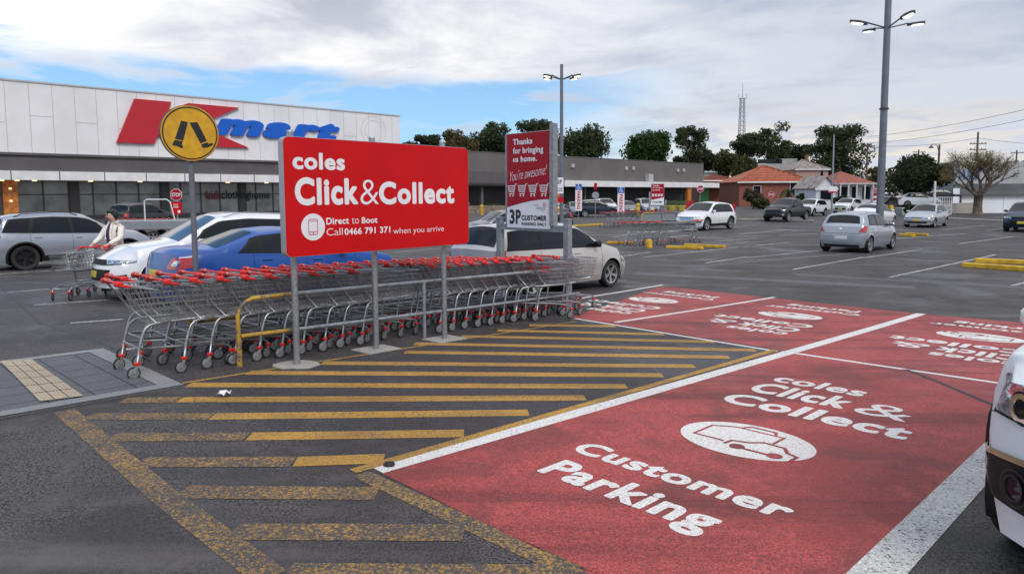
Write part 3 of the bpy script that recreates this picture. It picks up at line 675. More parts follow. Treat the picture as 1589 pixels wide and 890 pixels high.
# trolley bay rails
def rail(v, name, label, near):
    p0 = rowpt(0, v); o = empty(name, (*p0, 0), 0, label, 'rail', 'rails of the trolley bay')
    def A(u, z): q = rowpt(u, v); return (q[0]-p0[0], q[1]-p0[1], gz(*q)+z)
    mb = MB(); mb.tube([A(0, .0), A(0, .56), A(.02, .64), A(.09, .71), A(.18, .745), A(.62, .757)], .024, 10); mb.tube([A(.024, .335), A(.64, .335)], .024, 10); mb.tube([A(0, 0), A(0, .30)], .03, 10)
    mb.build('yellow_hoop', 'yellow_scuffed', o, smooth='auto')
    mb = MB(); mb.tube([A(.62, .757)]+[A(u, .757+.03*(u/5.5)) for u in (2, 3.5, 5)]+[A(5.6, .787)], .0235, 10); mb.tube([A(.64, .335), A(2, .335), A(3.5, .335), A(5.0, .34), A(5.95, .345)], .0225, 10)
    mb.build('rail', 'galv_dull', o, smooth='auto')
    for u in (2.58, 5.62):
        mb = MB(); mb.tube([A(u, -.02), A(u, .78)], .026, 10); mb.build('post', 'galv_dull', o, smooth='auto')
    return o
m = mat('yellow_scuffed', (.50, .29, .035), .45, 0, .2, 18); t_ = m.node_tree; b_n = t_.nodes['Principled BSDF']
src = b_n.inputs['Base Color'].links[0].from_socket; n_ = nd(t_, 'ShaderNodeTexNoise'); n_.inputs['Scale'].default_value = 9; n_.inputs['Detail'].default_value = 8; n_.inputs['Roughness'].default_value = .75
t_.links.new(nd(t_, 'ShaderNodeTexCoord').outputs['Object'], n_.inputs['Vector']); t_.links.new(mixc(t_, sstep(t_, n_.outputs[0], .50, .55), src, (.10, .10, .11)), b_n.inputs['Base Color'])
rail(0, 'trolley_bay_rail', 'scuffed yellow and grey tube rail on the near side of the trolley rows', True)
rail(1.42, 'trolley_bay_rail', 'yellow ended tube rail behind the back row of trolleys', False)
# ------------------------------------------------------------------ cars
def interp(pts, x):
    if x <= pts[0][0]: return pts[0][1]
    for (a, b), (c, d) in zip(pts, pts[1:]):
        if x <= c: return b+(d-b)*(x-a)/(c-a)
    return pts[-1][1]
def smooth(pts, x, w=.09):
    return sum(interp(pts, x+w*(k/3))*(4-abs(k)) for k in range(-3, 4))/16
_wheels = {}
def wheel_parts(parent, x, y, r, side, rim='alloy', spokes=5, wid=.21, hi=True):
    w = empty('wheel'); w.parent = parent; w.location = (x, y, r); w.rotation_euler = (0, rng.uniform(0, 1), 0 if side > 0 else math.pi)
    key = (round(r, 3), rim, spokes, wid)
    if key in _wheels:
        for c in _wheels[key]: d = c.copy(); col.objects.link(d); d.parent = w
        return
    n = 32; ri = r*.70; h = wid/2
    mb = MB(); mb.lathe([(ri, -h*.8), (r*.93, -h), (r, -h*.7), (r, h*.7), (r*.93, h), (ri, h*.86)], n, (0, 0, 0), 'y')
    mb.f = mb.f[:-2]; mb.m = mb.m[:-2]; a = mb.build('tyre', 'tyre', w, smooth='auto')
    mb = MB(); mb.lathe([(.01, h*.2), (ri*.97, h*.25)], n, (0, 0, 0), 'y', 1); mb.lathe([(ri, -h*.7), (ri, h*.80), (ri*1.03, h*.88), (ri*.93, h*.84), (ri*.92, h*.2)], n, (0, 0, 0), 'y'); mb.f = mb.f[:-2]; mb.m = mb.m[:-2]
    mb.lathe([(.001, h*.70), (ri*.2, h*.74), (ri*.24, h*.6), (ri*.24, h*.3)], 16, (0, 0, 0), 'y')
    for k in range(spokes):
        a0 = 2*math.pi*k/spokes; ca, sa = math.cos(a0), math.sin(a0)
        def q(u, v, z): return (u*ca-v*sa, z, u*sa+v*ca)
        w1, w2 = ri*.13, ri*(.16 if spokes < 8 else .07)
        if spokes >= 8: w1 = ri*.06
        v = [q(ri*.15, -w1, h*.62), q(ri*.15, w1, h*.62), q(ri*.96, w2, h*.76), q(ri*.96, -w2, h*.76), q(ri*.15, -w1, h*.3), q(ri*.15, w1, h*.3), q(ri*.96, w2, h*.4), q(ri*.96, -w2, h*.4)]
        mb.add(v, [(0, 1, 2, 3), (0, 4, 5, 1), (1, 5, 6, 2), (3, 2, 6, 7), (0, 3, 7, 4)])
    b = mb.build('rim', [rim, 'black_trim'], w, smooth='auto'); _wheels[key] = [a, b]
def make_car(name, label, P, paint, front=True, rear=True, plate='plate_yellow', hi=True, group='cars in the car park', cat='car'):
    L, W, H = P['L'], P['W'], P['H']; top, beltp = P['top'], P['belt']; gc = P.get('gc', .20); lean = P.get('lean', .28)
    wr_ = P['wr']; Ra = wr_+P.get('gap', .055); xfw = L/2-P['fo']; xrw = xfw-P['wb']; glass = P.get('glass', 'glass')
    fs, rs = P.get('fslope', .10), P.get('rslope', .06); fy, ry_ = P.get('fy', .22), P.get('ry', .10); tw = P.get('taper', .12)
    def dfm(x, y, z):
        e = max(0, min(1, (x-(L/2-.65))/.65)); e = e*e*(3-2*e)
        k = max(0, (z-.48)/.4)**1.6*fs + (.05 if z < .30 else .05*max(0, (.42-z)/.12))*P.get('chin', 1)
        x2 = x-e*(k+fy*(abs(y)/(W/2))**2.4)
        e = max(0, min(1, (-x-(L/2-.6))/.6)); e = e*e*(3-2*e)
        k = max(0, (z-.62)/.4)**1.4*rs + .04*max(0, (.40-z)/.15)
        return (x2+e*(k+ry_*(abs(y)/(W/2))**2.6), y, z)
    def wxf(x):
        q = max(0, (abs(x)-(L/2-.9))/.9); return W/2*(1-tw*q**2.4)
    def T(x): return smooth(top, x)
    def B(x): return min(smooth(beltp, x, .15), T(x)-.05)
    def low(x, z):
        b = B(x); f = (z-gc)/(b-gc); w = wxf(x)
        y = w*(1-.07*((.5-f)/.5)**2) if f < .5 else w*(1-.055*((f-.5)/.5)**2)
        y += -.012*math.exp(-((f-.30)/.10)**2)+.006*math.exp(-((f-.80)/.05)**2)
        return y
    def AB(x):
        b = B(x); t = T(x); h = t-b; yb = low(x, b); yB = yb-lean*h-.01; dr = min(.075, .4*h)
        return (yb, b), (yB, t-dr), t, dr
    def upf(x, u, s=1):
        (ya, za), (yb, zb_), t, dr = AB(x); bow = .018*math.sin(math.pi*min(1, u))*(1 if t-za > .2 else 0)
        return dfm(x, s*(ya+(yb-ya)*u+bow), za+(zb_-za)*u)
    def acf(x, v):
        (ya, za), (yb, zb_), t, dr = AB(x); return dfm(x, v*yb, t-dr*abs(v)**2.2)
    def lowf(x, z, s=1): return dfm(x, s*low(x, z), z)
    NL = 11
    def section(x):
        b = B(x); pts = [(low(x, gc+(b-gc)*(i/NL)), gc+(b-gc)*(i/NL)) for i in range(NL+1)]
        (ya, za), (yb, zb_), t, dr = AB(x)
        for u in (.25, .5, .75, .86): p = upf(x, u); pts.append((ya+(yb-ya)*u+.018*math.sin(math.pi*u)*(1 if t-za > .2 else 0), za+(zb_-za)*u))
        P0 = pts[-1]; P2 = (yb*.86, t-dr*.86**2.2)
        for q in (.33, .66): pts.append(((1-q)**2*P0[0]+2*q*(1-q)*yb+q*q*P2[0], (1-q)**2*P0[1]+2*q*(1-q)*zb_+q*q*P2[1]))
        for v in (.86, .65, .4, .2, 0): pts.append((yb*v, t-dr*v**2.2))
        return pts
    ns = 110 if hi else 64
    st = [-L/2+L*k/ns for k in range(ns+1)]; secs = [section(x) for x in st]; NR = len(secs[0]); full = 2*NR-1
    body = MB(); grid = []
    for x, s in zip(st, secs):
        row = []
        for j in range(full):
            i = j if j < NR else full-1-j; sgn = 1 if j < NR else -1; y, z = s[i]; xx = x
            if i <= NL+1:
                for wx_ in (xfw, xrw):
                    d = math.hypot(xx-wx_, z-wr_)
                    if d < Ra-.001 and z <= wr_+Ra:
                        k = Ra/max(d, 1e-4); nx_, nz_ = wx_+(xx-wx_)*k, wr_+(z-wr_)*k
                        if nz_ < gc: nz_ = gc; nx_ = wx_+math.copysign(math.sqrt(max(0, Ra*Ra-(gc-wr_)**2)), xx-wx_)
                        row.append((dfm(nx_, sgn*(low(nx_, max(gc, nz_))+.004), nz_), True)); break
                else: row.append((dfm(xx, sgn*y, z), False))
            else: row.append((dfm(xx, sgn*y, z), False))
        grid.append(row)
    vs = [p for r_ in grid for p, _ in r_]; ins = [q for r_ in grid for _, q in r_]; fsx = []
    for a in range(ns):
        for j in range(full-1):
            q = (a*full+j, (a+1)*full+j, (a+1)*full+j+1, a*full+j+1)
            if not all(ins[k] for k in q): fsx.append(q)
    body.add(vs, fsx)
    for sgn, s in ((1, secs[-1]), (-1, secs[0])):      # nose and tail
        nc = 12; v = []; x = sgn*L/2
        (ya, za), (yb, zb_), t, dr = AB(x)
        rows = [(y, z) for y, z in s[:NL+5]]
        for y, z in rows:
            for c in range(nc+1): q = c/nc*2-1; v.append(dfm(x, q*y, z))
        for c in range(nc+1): q = c/nc*2-1; v.append(dfm(x, q*yb*.93, t-dr*abs(q*.93)**2.2))
        nr = len(rows)+1
        f = [(i*(nc+1)+c, i*(nc+1)+c+1, (i+1)*(nc+1)+c+1, (i+1)*(nc+1)+c) for i in range(nr-1) for c in range(nc)]
        if sgn < 0: f = [tuple(reversed(q)) for q in f]
        body.add(v, f)
    # underside and wheel housings
    body.box((0, 0, gc+.02), (L-.5, W*.60, .03), mi=1)
    for wx_ in (xfw, xrw):
        for s in (-1, 1):
            n = 16; y1 = s*(W/2-.035); y0 = s*(W/2-.36)
            v = [(wx_+(Ra+.004)*math.cos(math.pi*(-.12+1.24*k/n)), y, wr_+(Ra+.004)*math.sin(math.pi*(-.12+1.24*k/n))) for y in (y0, y1) for k in range(n+1)]
            body.add(v, [(k, k+1, n+2+k, n+1+k) for k in range(n)]+[tuple(range(n+1))], 1)
    for s in (-1, 1):
        x0, x1 = xrw+Ra*.9, xfw-Ra*.9; body.add([(x0, s*low(0, gc), gc+.004), (x1, s*low(0, gc), gc+.004), (x1, s*W*.28, gc+.004), (x0, s*W*.28, gc+.004)], [(0, 1, 2, 3)], 1)
    o = empty(name, (0, 0, 0), 0, label, cat, group)
    bd = body.build('body', [paint, 'black_trim'], o, smooth='auto')
    def panel(nm, fn, quad, m_, off=.004, na=10, nb=8, parent=o, mb=None, thick=0):
        own = mb is None; mb = mb or MB(); v = []; e = .004
        for j in range(nb+1):
            for i in range(na+1):
                s, t = i/na, j/nb
                a = (quad[0][0]*(1-s)+quad[1][0]*s)*(1-t)+(quad[3][0]*(1-s)+quad[2][0]*s)*t
                b = (quad[0][1]*(1-s)+quad[1][1]*s)*(1-t)+(quad[3][1]*(1-s)+quad[2][1]*s)*t
                p = Vector(fn(a, b)); n = (Vector(fn(a+e, b))-p).cross(Vector(fn(a, b+e))-p)
                n = n.normalized() if n.length > 1e-12 else Vector((0, 0, 1))
                if n.dot(p-Vector((p.x*.7, 0, .55))) < 0: n = -n
                o_ = off if (0 < s < 1 and 0 < t < 1) or not thick else off
                v.append(p+n*o_)
        mb.add(v, [(j*(na+1)+i, j*(na+1)+i+1, (j+1)*(na+1)+i+1, (j+1)*(na+1)+i) for j in range(nb) for i in range(na)])
        if own: return mb.build(nm, m_, parent, smooth=True)
    # glass
    dark = P.get('frame', True)
    for s in (-1, 1):
        fu = lambda x, u: upf(x, u, s)
        if dark:
            q = P['side']; x0 = q[0][0]; x1 = q[-1][1]; t0 = q[0][2]; t1 = q[-1][3]
            panel('window_surround', fu, [(x0-.03, .03), (x1+.05, .03), (t1+.04, .90), (t0-.03, .90)], 'black_trim', .0025, 24, 6)
        for (x0, x1, t0, t1) in P['side']: panel('side_window', fu, [(x0+.02, .07), (x1-.02, .07), (t1-.02, .84), (t0+.02, .84)], glass, .005, 12, 6)
    w = P['ws']; panel('windscreen', acf, [(w[0], -.86), (w[0], .86), (w[1], .93), (w[1], -.93)], P.get('wglass', glass), .004, 14, 10)
    w = P['rg']; panel('rear_window', acf, [(w[0], -.82), (w[0], .82), (w[1], .86), (w[1], -.86)], glass, .004, 14, 10)
    # lights, grille, bumpers: perimeter coordinate q (0 centre, sideways and round the corner), height z
    def peri(sgn):
        x_ = sgn*L/2
        def fn(q, z):
            b = B(x_); zz = min(z, T(x_)-.01)
            yt = low(x_, min(zz, b)) if zz <= b else AB(x_)[0][0]+(AB(x_)[1][0]-AB(x_)[0][0])*min(1, (zz-b)/max(.01, AB(x_)[1][1]-b))
            s = 1 if q >= 0 else -1; a = abs(q)
            if a <= yt: return dfm(x_, s*a, zz)
            x = x_-sgn*(a-yt); bb = B(x)
            y = low(x, zz) if zz <= bb else AB(x)[0][0]+(AB(x)[1][0]-AB(x)[0][0])*min(1, (zz-bb)/max(.01, AB(x)[1][1]-bb))
            return dfm(x, s*y, zz)
        return fn
    ff, rf = peri(1), peri(-1)
    for side_f, items, on in ((ff, P.get('fdet', []), front), (rf, P.get('rdet', []), rear)):
        if not on: continue
        for it in items:
            nm, m_, quad = it[0], it[1], it[2]; mir = it[3] if len(it) > 3 else False; off = it[4] if len(it) > 4 else .006
            if m_ == 'PLATE': m_ = plate
            if nm == 'headlight':
                cq = sum(a for a, b in quad)/4; cz = sum(b for a, b in quad)/4
                for s in (1, -1): panel('headlight_surround', side_f, [(s*(cq+(a-cq)*1.06), cz+(b-cz)*1.3) for a, b in quad], 'black_trim', off-.003, 12, 6)
            for s in ((1, -1) if mir else (1,)): panel(nm, side_f, [(s*a, b) for a, b in quad], m_, off, 12, 6)
    # door seams, handles, sills
    mb = MB()
    for s in (-1, 1):
        fl = lambda x, z: lowf(x, z, s)
        for x in P.get('seams', []): panel('', fl, [(x-.004, gc+.10), (x+.004, gc+.10), (x+.004, B(x)-.01), (x-.004, B(x)-.01)], None, .0022, 1, 14, mb=mb)
        x0, x1 = xrw+Ra+.03, xfw-Ra-.03; panel('', fl, [(x0, gc+.10), (x1, gc+.10), (x1, gc+.107), (x0, gc+.107)], None, .0022, 20, 1, mb=mb)
    if hi: mb.build('door_seams', 'black_trim', o)
    for s in (-1, 1):
        fl = lambda x, z: lowf(x, z, s)
        if hi:
            for x in P.get('handles', []):
                p = Vector(lowf(x, B(x)-.10, s)); mb = MB(); mb.box((p.x, p.y+s*.018, p.z), (.19, .018, .028), 0, 0, .006); mb.box((p.x+.08, p.y+s*.008, p.z), (.02, .02, .02)); mb.build('door_handle', paint if not P.get('chromeh') else 'chrome', o)
        if P.get('clad'):
            mb = MB(); x0, x1 = xrw+Ra+.02, xfw-Ra-.02
            panel('', fl, [(x0, gc+.005), (x1, gc+.005), (x1, gc+P['clad']), (x0, gc+P['clad'])], None, .012, 20, 3, mb=mb)
            for wx_ in (xfw, xrw):
                n = 22; v = []
                for r_, of in ((Ra-.004, .006), (Ra-.002, .018), (Ra+.055, .014), (Ra+.06, .0)):
                    for k in range(n+1):
                        a = math.pi*(-.13+1.26*k/n); x = wx_+r_*math.cos(a); z = max(gc+.01, wr_+r_*math.sin(a)); p = lowf(x, min(z, B(x)), s); v.append((p[0], p[1]+s*of, z))
                mb.add(v, [(j*(n+1)+k, j*(n+1)+k+1, (j+1)*(n+1)+k+1, (j+1)*(n+1)+k) for j in range(3) for k in range(n)])
            mb.build('cladding', 'black_trim', o, smooth=True)
        xm = P['mirror']; p = Vector(upf(xm, .05, s)); mb = MB(); mb.box((p.x+.02, p.y+s*.10, p.z+.07), (.13, .19, .135), s*.2, 0, .035); mb.box((p.x+.01, p.y+s*.02, p.z+.01), (.05, .10, .03)); mb.build('mirror', P.get('mirc', paint), o, smooth='auto')
    if P.get('rails'):
        for s in (-1, 1):
            x0, x1 = P['rails']; n = 9; pts = []
            for k in range(n): x = x0+(x1-x0)*k/(n-1); p = acf(x, s*.93); pts.append((p[0], p[1], p[2]+(.055 if 0 < k < n-1 else .0)))
            mb = MB(); mb.tube(pts, .015, 6); mb.build('roof_rail', P.get('railc', 'alloy'), o, smooth='auto')
    if P.get('aerial'): p = acf(P['aerial'], 0); mb = MB(); mb.tube([p, (p[0]-.18, p[1], p[2]+.22)], [.006, .002], 5); mb.build('aerial', 'black_trim', o)
    for x in (xfw, xrw):
        for s in (-1, 1): wheel_parts(o, x, s*(W/2-P.get('wid', .21)/2-.015), wr_, s, P.get('rim', 'alloy'), P.get('spokes', 5), P.get('wid', .21))
    if P.get('extra'): P['extra'](o, panel, lowf, upf, acf, ff, rf)
    return o
def R4(a0, a1, b0, b1): return [(a0, b0), (a1, b0), (a1, b1), (a0, b1)]
WAGON = dict(L=4.45, W=1.72, H=1.48, wb=2.6, fo=.88, wr=.31, lean=.30, rslope=.0, fslope=.22, fy=.34,
  top=[(-2.23, .93), (-2.19, 1.0), (-1.86, 1.42), (-1.2, 1.475), (-.2, 1.49), (.30, 1.44), (1.12, 1.02), (1.75, .86), (2.1, .73), (2.23, .66)], belt=[(-2.3, .93), (0, .91), (1.1, .90), (2.0, .72), (2.3, .62)],
  side=[(-1.95, -1.02, -1.80, -1.02), (-.97, -.06, -.97, -.10), (-.02, .98, -.06, .62)], ws=(.30, 1.10), rg=(-1.86, -2.15), seams=[-1.0, -.04, .98], handles=[-.85, .12], mirror=.72, mirc='black_trim',
  rdet=[('tail_light', 'lamp_red', [(.62, .62), (.95, .62), (.93, .98), (.72, .98)], True), ('number_plate', 'PLATE', R4(-.18, .18, .62, .74))],
  fdet=[('headlight', 'lamp_clear', [(.52, .56), (1.02, .60), (1.10, .72), (.56, .68)], True), ('grille', 'black_trim', R4(-.4, .4, .56, .64)), ('bumper_inlet', 'black_trim', R4(-.5, .5, .28, .40)), ('number_plate', 'PLATE', R4(-.18, .18, .44, .54), False, .012)], aerial=-.9)
SEDAN = dict(L=4.93, W=1.87, H=1.46, wb=2.83, fo=.92, wr=.33, lean=.33, rslope=.10, fslope=.2, fy=.30, ry=.16,
  top=[(-2.47, .98), (-2.40, 1.08), (-2.2, 1.115), (-1.70, 1.13), (-.92, 1.41), (-.4, 1.455), (.15, 1.43), (1.05, 1.03), (1.8, .90), (2.3, .76), (2.47, .66)], belt=[(-2.5, .96), (-1.4, .99), (0, .93), (1.1, .92), (2.1, .76), (2.5, .62)],
  side=[(-1.32, -.92, -1.05, -.92), (-.88, -.05, -.86, -.12), (-.01, .98, -.06, .50)], ws=(.18, 1.02), rg=(-.96, -1.66), seams=[-1.05, -.03, 1.02], handles=[-.8, .2], mirror=.70, chin=1.2,
  rdet=[('tail_light', 'lamp_red', [(.50, .74), (1.12, .78), (1.18, .95), (.62, .94)], True), ('number_plate', 'PLATE', R4(-.26, .26, .60, .72)), ('boot_seam', 'black_trim', R4(-.60, .60, .555, .565)), ('reverse_light', 'lamp_clear', [(.64, .80), (.80, .81), (.82, .90), (.70, .90)], True, .010)],
  fdet=[('headlight', 'lamp_clear', [(.5, .58), (1.0, .60), (1.06, .72), (.56, .68)], True), ('grille', 'black_trim', R4(-.4, .4, .58, .66))])
def BIGSUV(**k):
    d = dict(L=4.88, W=1.90, H=1.70, wb=2.84, fo=.93, wr=.36, gc=.26, lean=.24, rslope=.10, fslope=.12, fy=.36,
      top=[(-2.44, 1.0), (-2.38, 1.12), (-2.02, 1.60), (-1.2, 1.70), (-.3, 1.725), (.30, 1.67), (1.15, 1.18), (1.9, 1.06), (2.25, .93), (2.44, .80)], belt=[(-2.5, 1.02), (0, 1.04), (1.1, 1.03), (2.1, .86), (2.5, .74)],
      side=[(-2.0, -1.20, -1.86, -1.20), (-1.15, -.12, -1.13, -.16), (-.08, 1.0, -.12, .60)], ws=(.32, 1.13), rg=(-2.02, -2.36), seams=[-1.18, -.10, 1.02], handles=[-.98, .06], mirror=.72, rails=(-1.7, .2),
      rdet=[('tail_light', 'lamp_red', [(.60, .80), (1.02, .80), (1.0, 1.04), (.70, 1.04)], True), ('number_plate', 'PLATE', R4(-.26, .26, .74, .87)), ('rear_valance', 'black_trim', R4(-.78, .78, .27, .42))],
      fdet=[('headlight', 'lamp_clear', [(.46, .72), (1.12, .77), (1.20, .88), (.50, .82)], True), ('grille', 'black_trim', [(-.46, .70), (.46, .70), (.42, .83), (-.42, .83)]), ('lower_grille', 'black_trim', [(-.52, .40), (.52, .40), (.60, .62), (-.60, .62)]), ('fog_light', 'black_trim', [(.68, .40), (.92, .42), (.92, .54), (.72, .52)], True), ('number_plate', 'PLATE', R4(-.19, .19, .46, .58), False, .014)])
    d.update(k); return d
RAV = dict(L=4.60, W=1.86, H=1.69, wb=2.69, fo=.90, wr=.36, gap=.06, gc=.24, lean=.26, rslope=.16, fslope=.10, clad=.17, glass='glass',
  top=[(-2.30, 1.03), (-2.24, 1.14), (-1.90, 1.54), (-1.5, 1.63), (-.6, 1.685), (.05, 1.66), (.35, 1.60), (1.08, 1.18), (1.8, 1.07), (2.15, .93), (2.30, .80)], belt=[(-2.4, 1.12), (-1.2, 1.06), (0, 1.02), (1.1, 1.0), (2.0, .88), (2.4, .76)],
  side=[(-1.86, -1.18, -1.62, -1.10), (-1.12, -.10, -1.04, -.14), (-.05, .96, -.09, .56)], ws=(.34, 1.06), rg=(-1.92, -2.22), seams=[-1.14, -.08, .98], handles=[-.95, .08], mirror=.74, rails=(-1.5, .1), rim='alloy_black', railc='black_trim', chromeh=False, wid=.23,
  rdet=[('tail_light', 'lamp_red', [(.50, .88), (1.15, .92), (1.18, 1.02), (.60, 1.04)], True), ('number_plate', 'PLATE', R4(-.18, .18, .74, .86)), ('rear_valance', 'black_trim', R4(-.85, .85, .25, .45))],
  fdet=[('headlight', 'lamp_clear', [(.48, .80), (1.15, .84), (1.30, .92), (.54, .88)], True), ('grille', 'black_trim', R4(-.5, .5, .48, .80))])
HATCH = dict(L=3.94, W=1.71, H=1.49, wb=2.525, fo=.78, wr=.30, gc=.20, lean=.36, rslope=.05, fslope=.24, fy=.34, ry=.16, gap=.05,
  top=[(-1.97, .92), (-1.93, 1.02), (-1.68, 1.37), (-1.35, 1.45), (-.7, 1.49), (.0, 1.46), (.22, 1.42), (1.0, 1.02), (1.5, .90), (1.82, .75), (1.97, .66)], belt=[(-2.1, 1.02), (-1.4, .98), (0, .92), (1.0, .88), (1.8, .72), (2.1, .62)],
  side=[(-1.42, -.66, -1.20, -.62), (-.60, .88, -.55, .50)], ws=(.24, .98), rg=(-1.66, -1.89), seams=[-.64, .9], handles=[-1.1, -.42], mirror=.66, spokes=9, aerial=-1.2,
  rdet=[('tail_light', 'lamp_red', [(.58, .76), (.90, .72), (1.06, 1.04), (.80, 1.06)], True, .012), ('bumper_crease', 'black_trim', R4(-.78, .78, .705, .715)), ('number_plate', 'plate_white', R4(-.24, .20, .50, .62)), ('rear_valance', 'black_trim', R4(-.62, .62, .21, .30)), ('badge', 'chrome', R4(-.04, .04, .86, .90)), ('rear_wiper', 'black_trim', R4(-.02, .26, 1.0, 1.015), False, .03)],
  fdet=[('headlight', 'lamp_clear', [(.50, .60), (1.0, .66), (1.16, .82), (.56, .72)], True), ('grille', 'black_trim', R4(-.38, .38, .58, .64)), ('bumper_inlet', 'black_trim', R4(-.42, .42, .30, .46)), ('number_plate', 'PLATE', R4(-.18, .18, .48, .57), False, .012)])
COROLLA = dict(HATCH); COROLLA.update(L=4.36, W=1.70, H=1.47, wb=2.6, fo=.85,
  top=[(-2.18, .94), (-2.12, 1.02), (-1.95, 1.06), (-1.55, 1.30), (-1.1, 1.43), (-.5, 1.47), (.1, 1.44), (.95, 1.0), (1.6, .86), (2.0, .72), (2.18, .64)],
  side=[(-1.50, -.62, -1.20, -.60), (-.56, .88, -.55, .42)], ws=(.16, .93), rg=(-1.2, -1.75), seams=[-.6, .9], handles=[-1.0, -.4], mirror=.60,
  fdet=[('headlight', 'lamp_clear', [(.48, .58), (.98, .62), (1.06, .76), (.52, .70)], True), ('grille', 'black_trim', [(-.30, .60), (.30, .60), (.36, .70), (-.36, .70)]), ('bumper_inlet', 'black_trim', R4(-.55, .55, .26, .36)), ('number_plate', 'PLATE', R4(-.20, .20, .42, .54), False, .012)])
SANTA = BIGSUV(L=4.69, W=1.88, H=1.68, gc=.24, fslope=.16, clad=.16, rails=None, rim='alloy', wr=.36,
  top=[(-2.35, 1.0), (-2.30, 1.12), (-1.82, 1.56), (-1.2, 1.65), (-.3, 1.69), (.25, 1.64), (1.12, 1.14), (1.8, 1.03), (2.15, .92), (2.35, .80)], side=[(-1.75, -.98, -1.45, -.96), (-.92, .02, -.90, -.04), (.06, 1.0, .0, .58)], ws=(.28, 1.10), rg=(-1.84, -2.24), seams=[-.95, .04, 1.0], handles=[-.75, .22],
  fdet=[('headlight', 'lamp_clear', [(.52, .78), (1.15, .84), (1.25, .92), (.56, .86)], True), ('grille', 'black_trim', [(-.42, .70), (.42, .70), (.54, .86), (-.54, .86)]), ('grille_bars', 'chrome', [(-.36, .62), (.36, .62), (.42, .76), (-.42, .76)], False, .009), ('lower_grille', 'black_trim', R4(-.6, .6, .28, .46)), ('number_plate', 'PLATE', R4(-.19, .19, .47, .58), False, .014), ('fog_light', 'black_trim', [(.62, .46), (.95, .48), (.95, .60), (.70, .58)], True)])
SMALLSUV = BIGSUV(L=4.40, W=1.82, wb=2.64, fo=.86, wr=.34, clad=.15,
  top=[(-2.20, 1.0), (-2.14, 1.10), (-1.82, 1.50), (-1.2, 1.60), (-.3, 1.64), (.25, 1.59), (1.05, 1.12), (1.7, 1.02), (2.05, .92), (2.20, .82)], side=[(-1.72, -.95, -1.5, -.93), (-.90, .0, -.88, -.04), (.04, .94, .0, .54)], ws=(.28, 1.03), rg=(-1.84, -2.12), seams=[-.93, .02, .95], handles=[-.75, .2], mirror=.68, rails=(-1.4, .1))
UTE = BIGSUV(L=5.36, W=1.88, wb=3.22, fo=.92, wr=.39, gc=.36, clad=.14, rails=None,
  top=[(-2.68, 1.12), (-2.6, 1.13), (-1.12, 1.14), (-.98, 1.30), (-.82, 1.74), (-.2, 1.82), (.45, 1.76), (1.18, 1.30), (2.2, 1.18), (2.5, 1.05), (2.68, .92)], belt=[(-2.8, 1.06), (-1.2, 1.06), (0, 1.10), (1.2, 1.10), (2.3, .98), (2.8, .88)],
  side=[(-.72, .12, -.66, .10), (.18, 1.08, .16, .72)], ws=(.48, 1.16), rg=(-.80, -.98), seams=[-.85, .15, 1.1], handles=[-.55, .3], mirror=.84,
  rdet=[('tail_light', 'lamp_red', [(.76, .82), (.96, .82), (.96, 1.08), (.80, 1.08)], True), ('number_plate', 'PLATE', R4(-.19, .19, .5, .6)), ('tailgate_seam', 'black_trim', R4(-.75, .75, .62, .63))],
  fdet=[('headlight', 'lamp_clear', [(.62, .84), (1.0, .86), (1.05, 1.0), (.66, .98)], True), ('grille', 'black_trim', R4(-.60, .60, .74, 1.0)), ('lower_grille', 'black_trim', R4(-.6, .6, .42, .62)), ('fog_light', 'lamp_clear', R4(.70, .86, .52, .60), True)])
HD = R(44.27)
def put(o, ref, px, hd):
    """stand the car so that its own point ref=(x,y) is over the ground seen at pixel px"""
    g = G(*px) if len(px) == 2 else (px[0], px[1]); c, s = math.cos(hd), math.sin(hd)
    ground_place(o, g[0]-(ref[0]*c-ref[1]*s), g[1]-(ref[0]*s+ref[1]*c), hd); return o
for q_ in ('top', 'belt'): WAGON[q_] = [(a, b*1.035) for a, b in WAGON[q_]]
put(make_car('estate_car', 'champagne silver estate car parked behind the right end of the trolley rows', WAGON, 'p_champ'), (2.225-.88, -.86), (950, 445), HD)
put(make_car('sedan', 'dark blue sedan parked tail first behind the trolley rows', SEDAN, 'p_blue'), (-2.4, -.9), (-5.62, 11.25, 0), HD)
P_ = BIGSUV(rails=(-1.7, .2), wglass='glass_blue'); put(make_car('large_suv', 'white large family SUV with its nose towards the viewer beside the blue sedan', P_, 'p_white'), (2.40, 0), (-8.15, 13.25, 0), HD+math.pi)
put(make_car('suv', 'silver SUV with black wheels and arches at the left edge of the photo', RAV, 'p_rav'), (-2.3+1.01, -.9), (41, 419), HD)
put(make_car('hatchback', 'small silver hatchback with faded tailgate paint, seen from behind near the tall light pole', HATCH, 'p_bluesilver'), (-1.97+.635, -.8), (1349, 392), HD)
put(make_car('suv', 'white SUV with black grille facing the viewer beside the pile of loose trolleys', SANTA, 'p_white'), (2.345-.93, .86), (1096, 357.5), HD+math.pi)
put(make_car('dual_cab_ute', 'dark charcoal dual cab ute facing the viewer, left of the tall light pole', UTE, 'p_charcoal'), (2.68-.92, .86), (1223, 344), HD+math.pi)
put(make_car('suv', 'white SUV parked directly behind the charcoal ute', SMALLSUV, 'p_white', hi=False), (2.2-.86, .86), (1263, 335.5), HD+math.pi)
put(make_car('suv', 'white SUV in front of the weatherboard house, facing the viewer', SMALLSUV, 'p_white', hi=False), (2.2-.86, .86), (1321, 331), HD+math.pi)
put(make_car('sedan', 'white sedan seen from behind between the silver hatchback and the yellow bollards', COROLLA, 'p_white', hi=False), (1.33, -.8), (1387, 348), HD)
put(make_car('dual_cab_ute', 'black ute with a tray behind the tall light pole', UTE, 'p_charcoal', hi=False), (-1.3, .86), (1399, 332), HD+math.pi*.9)
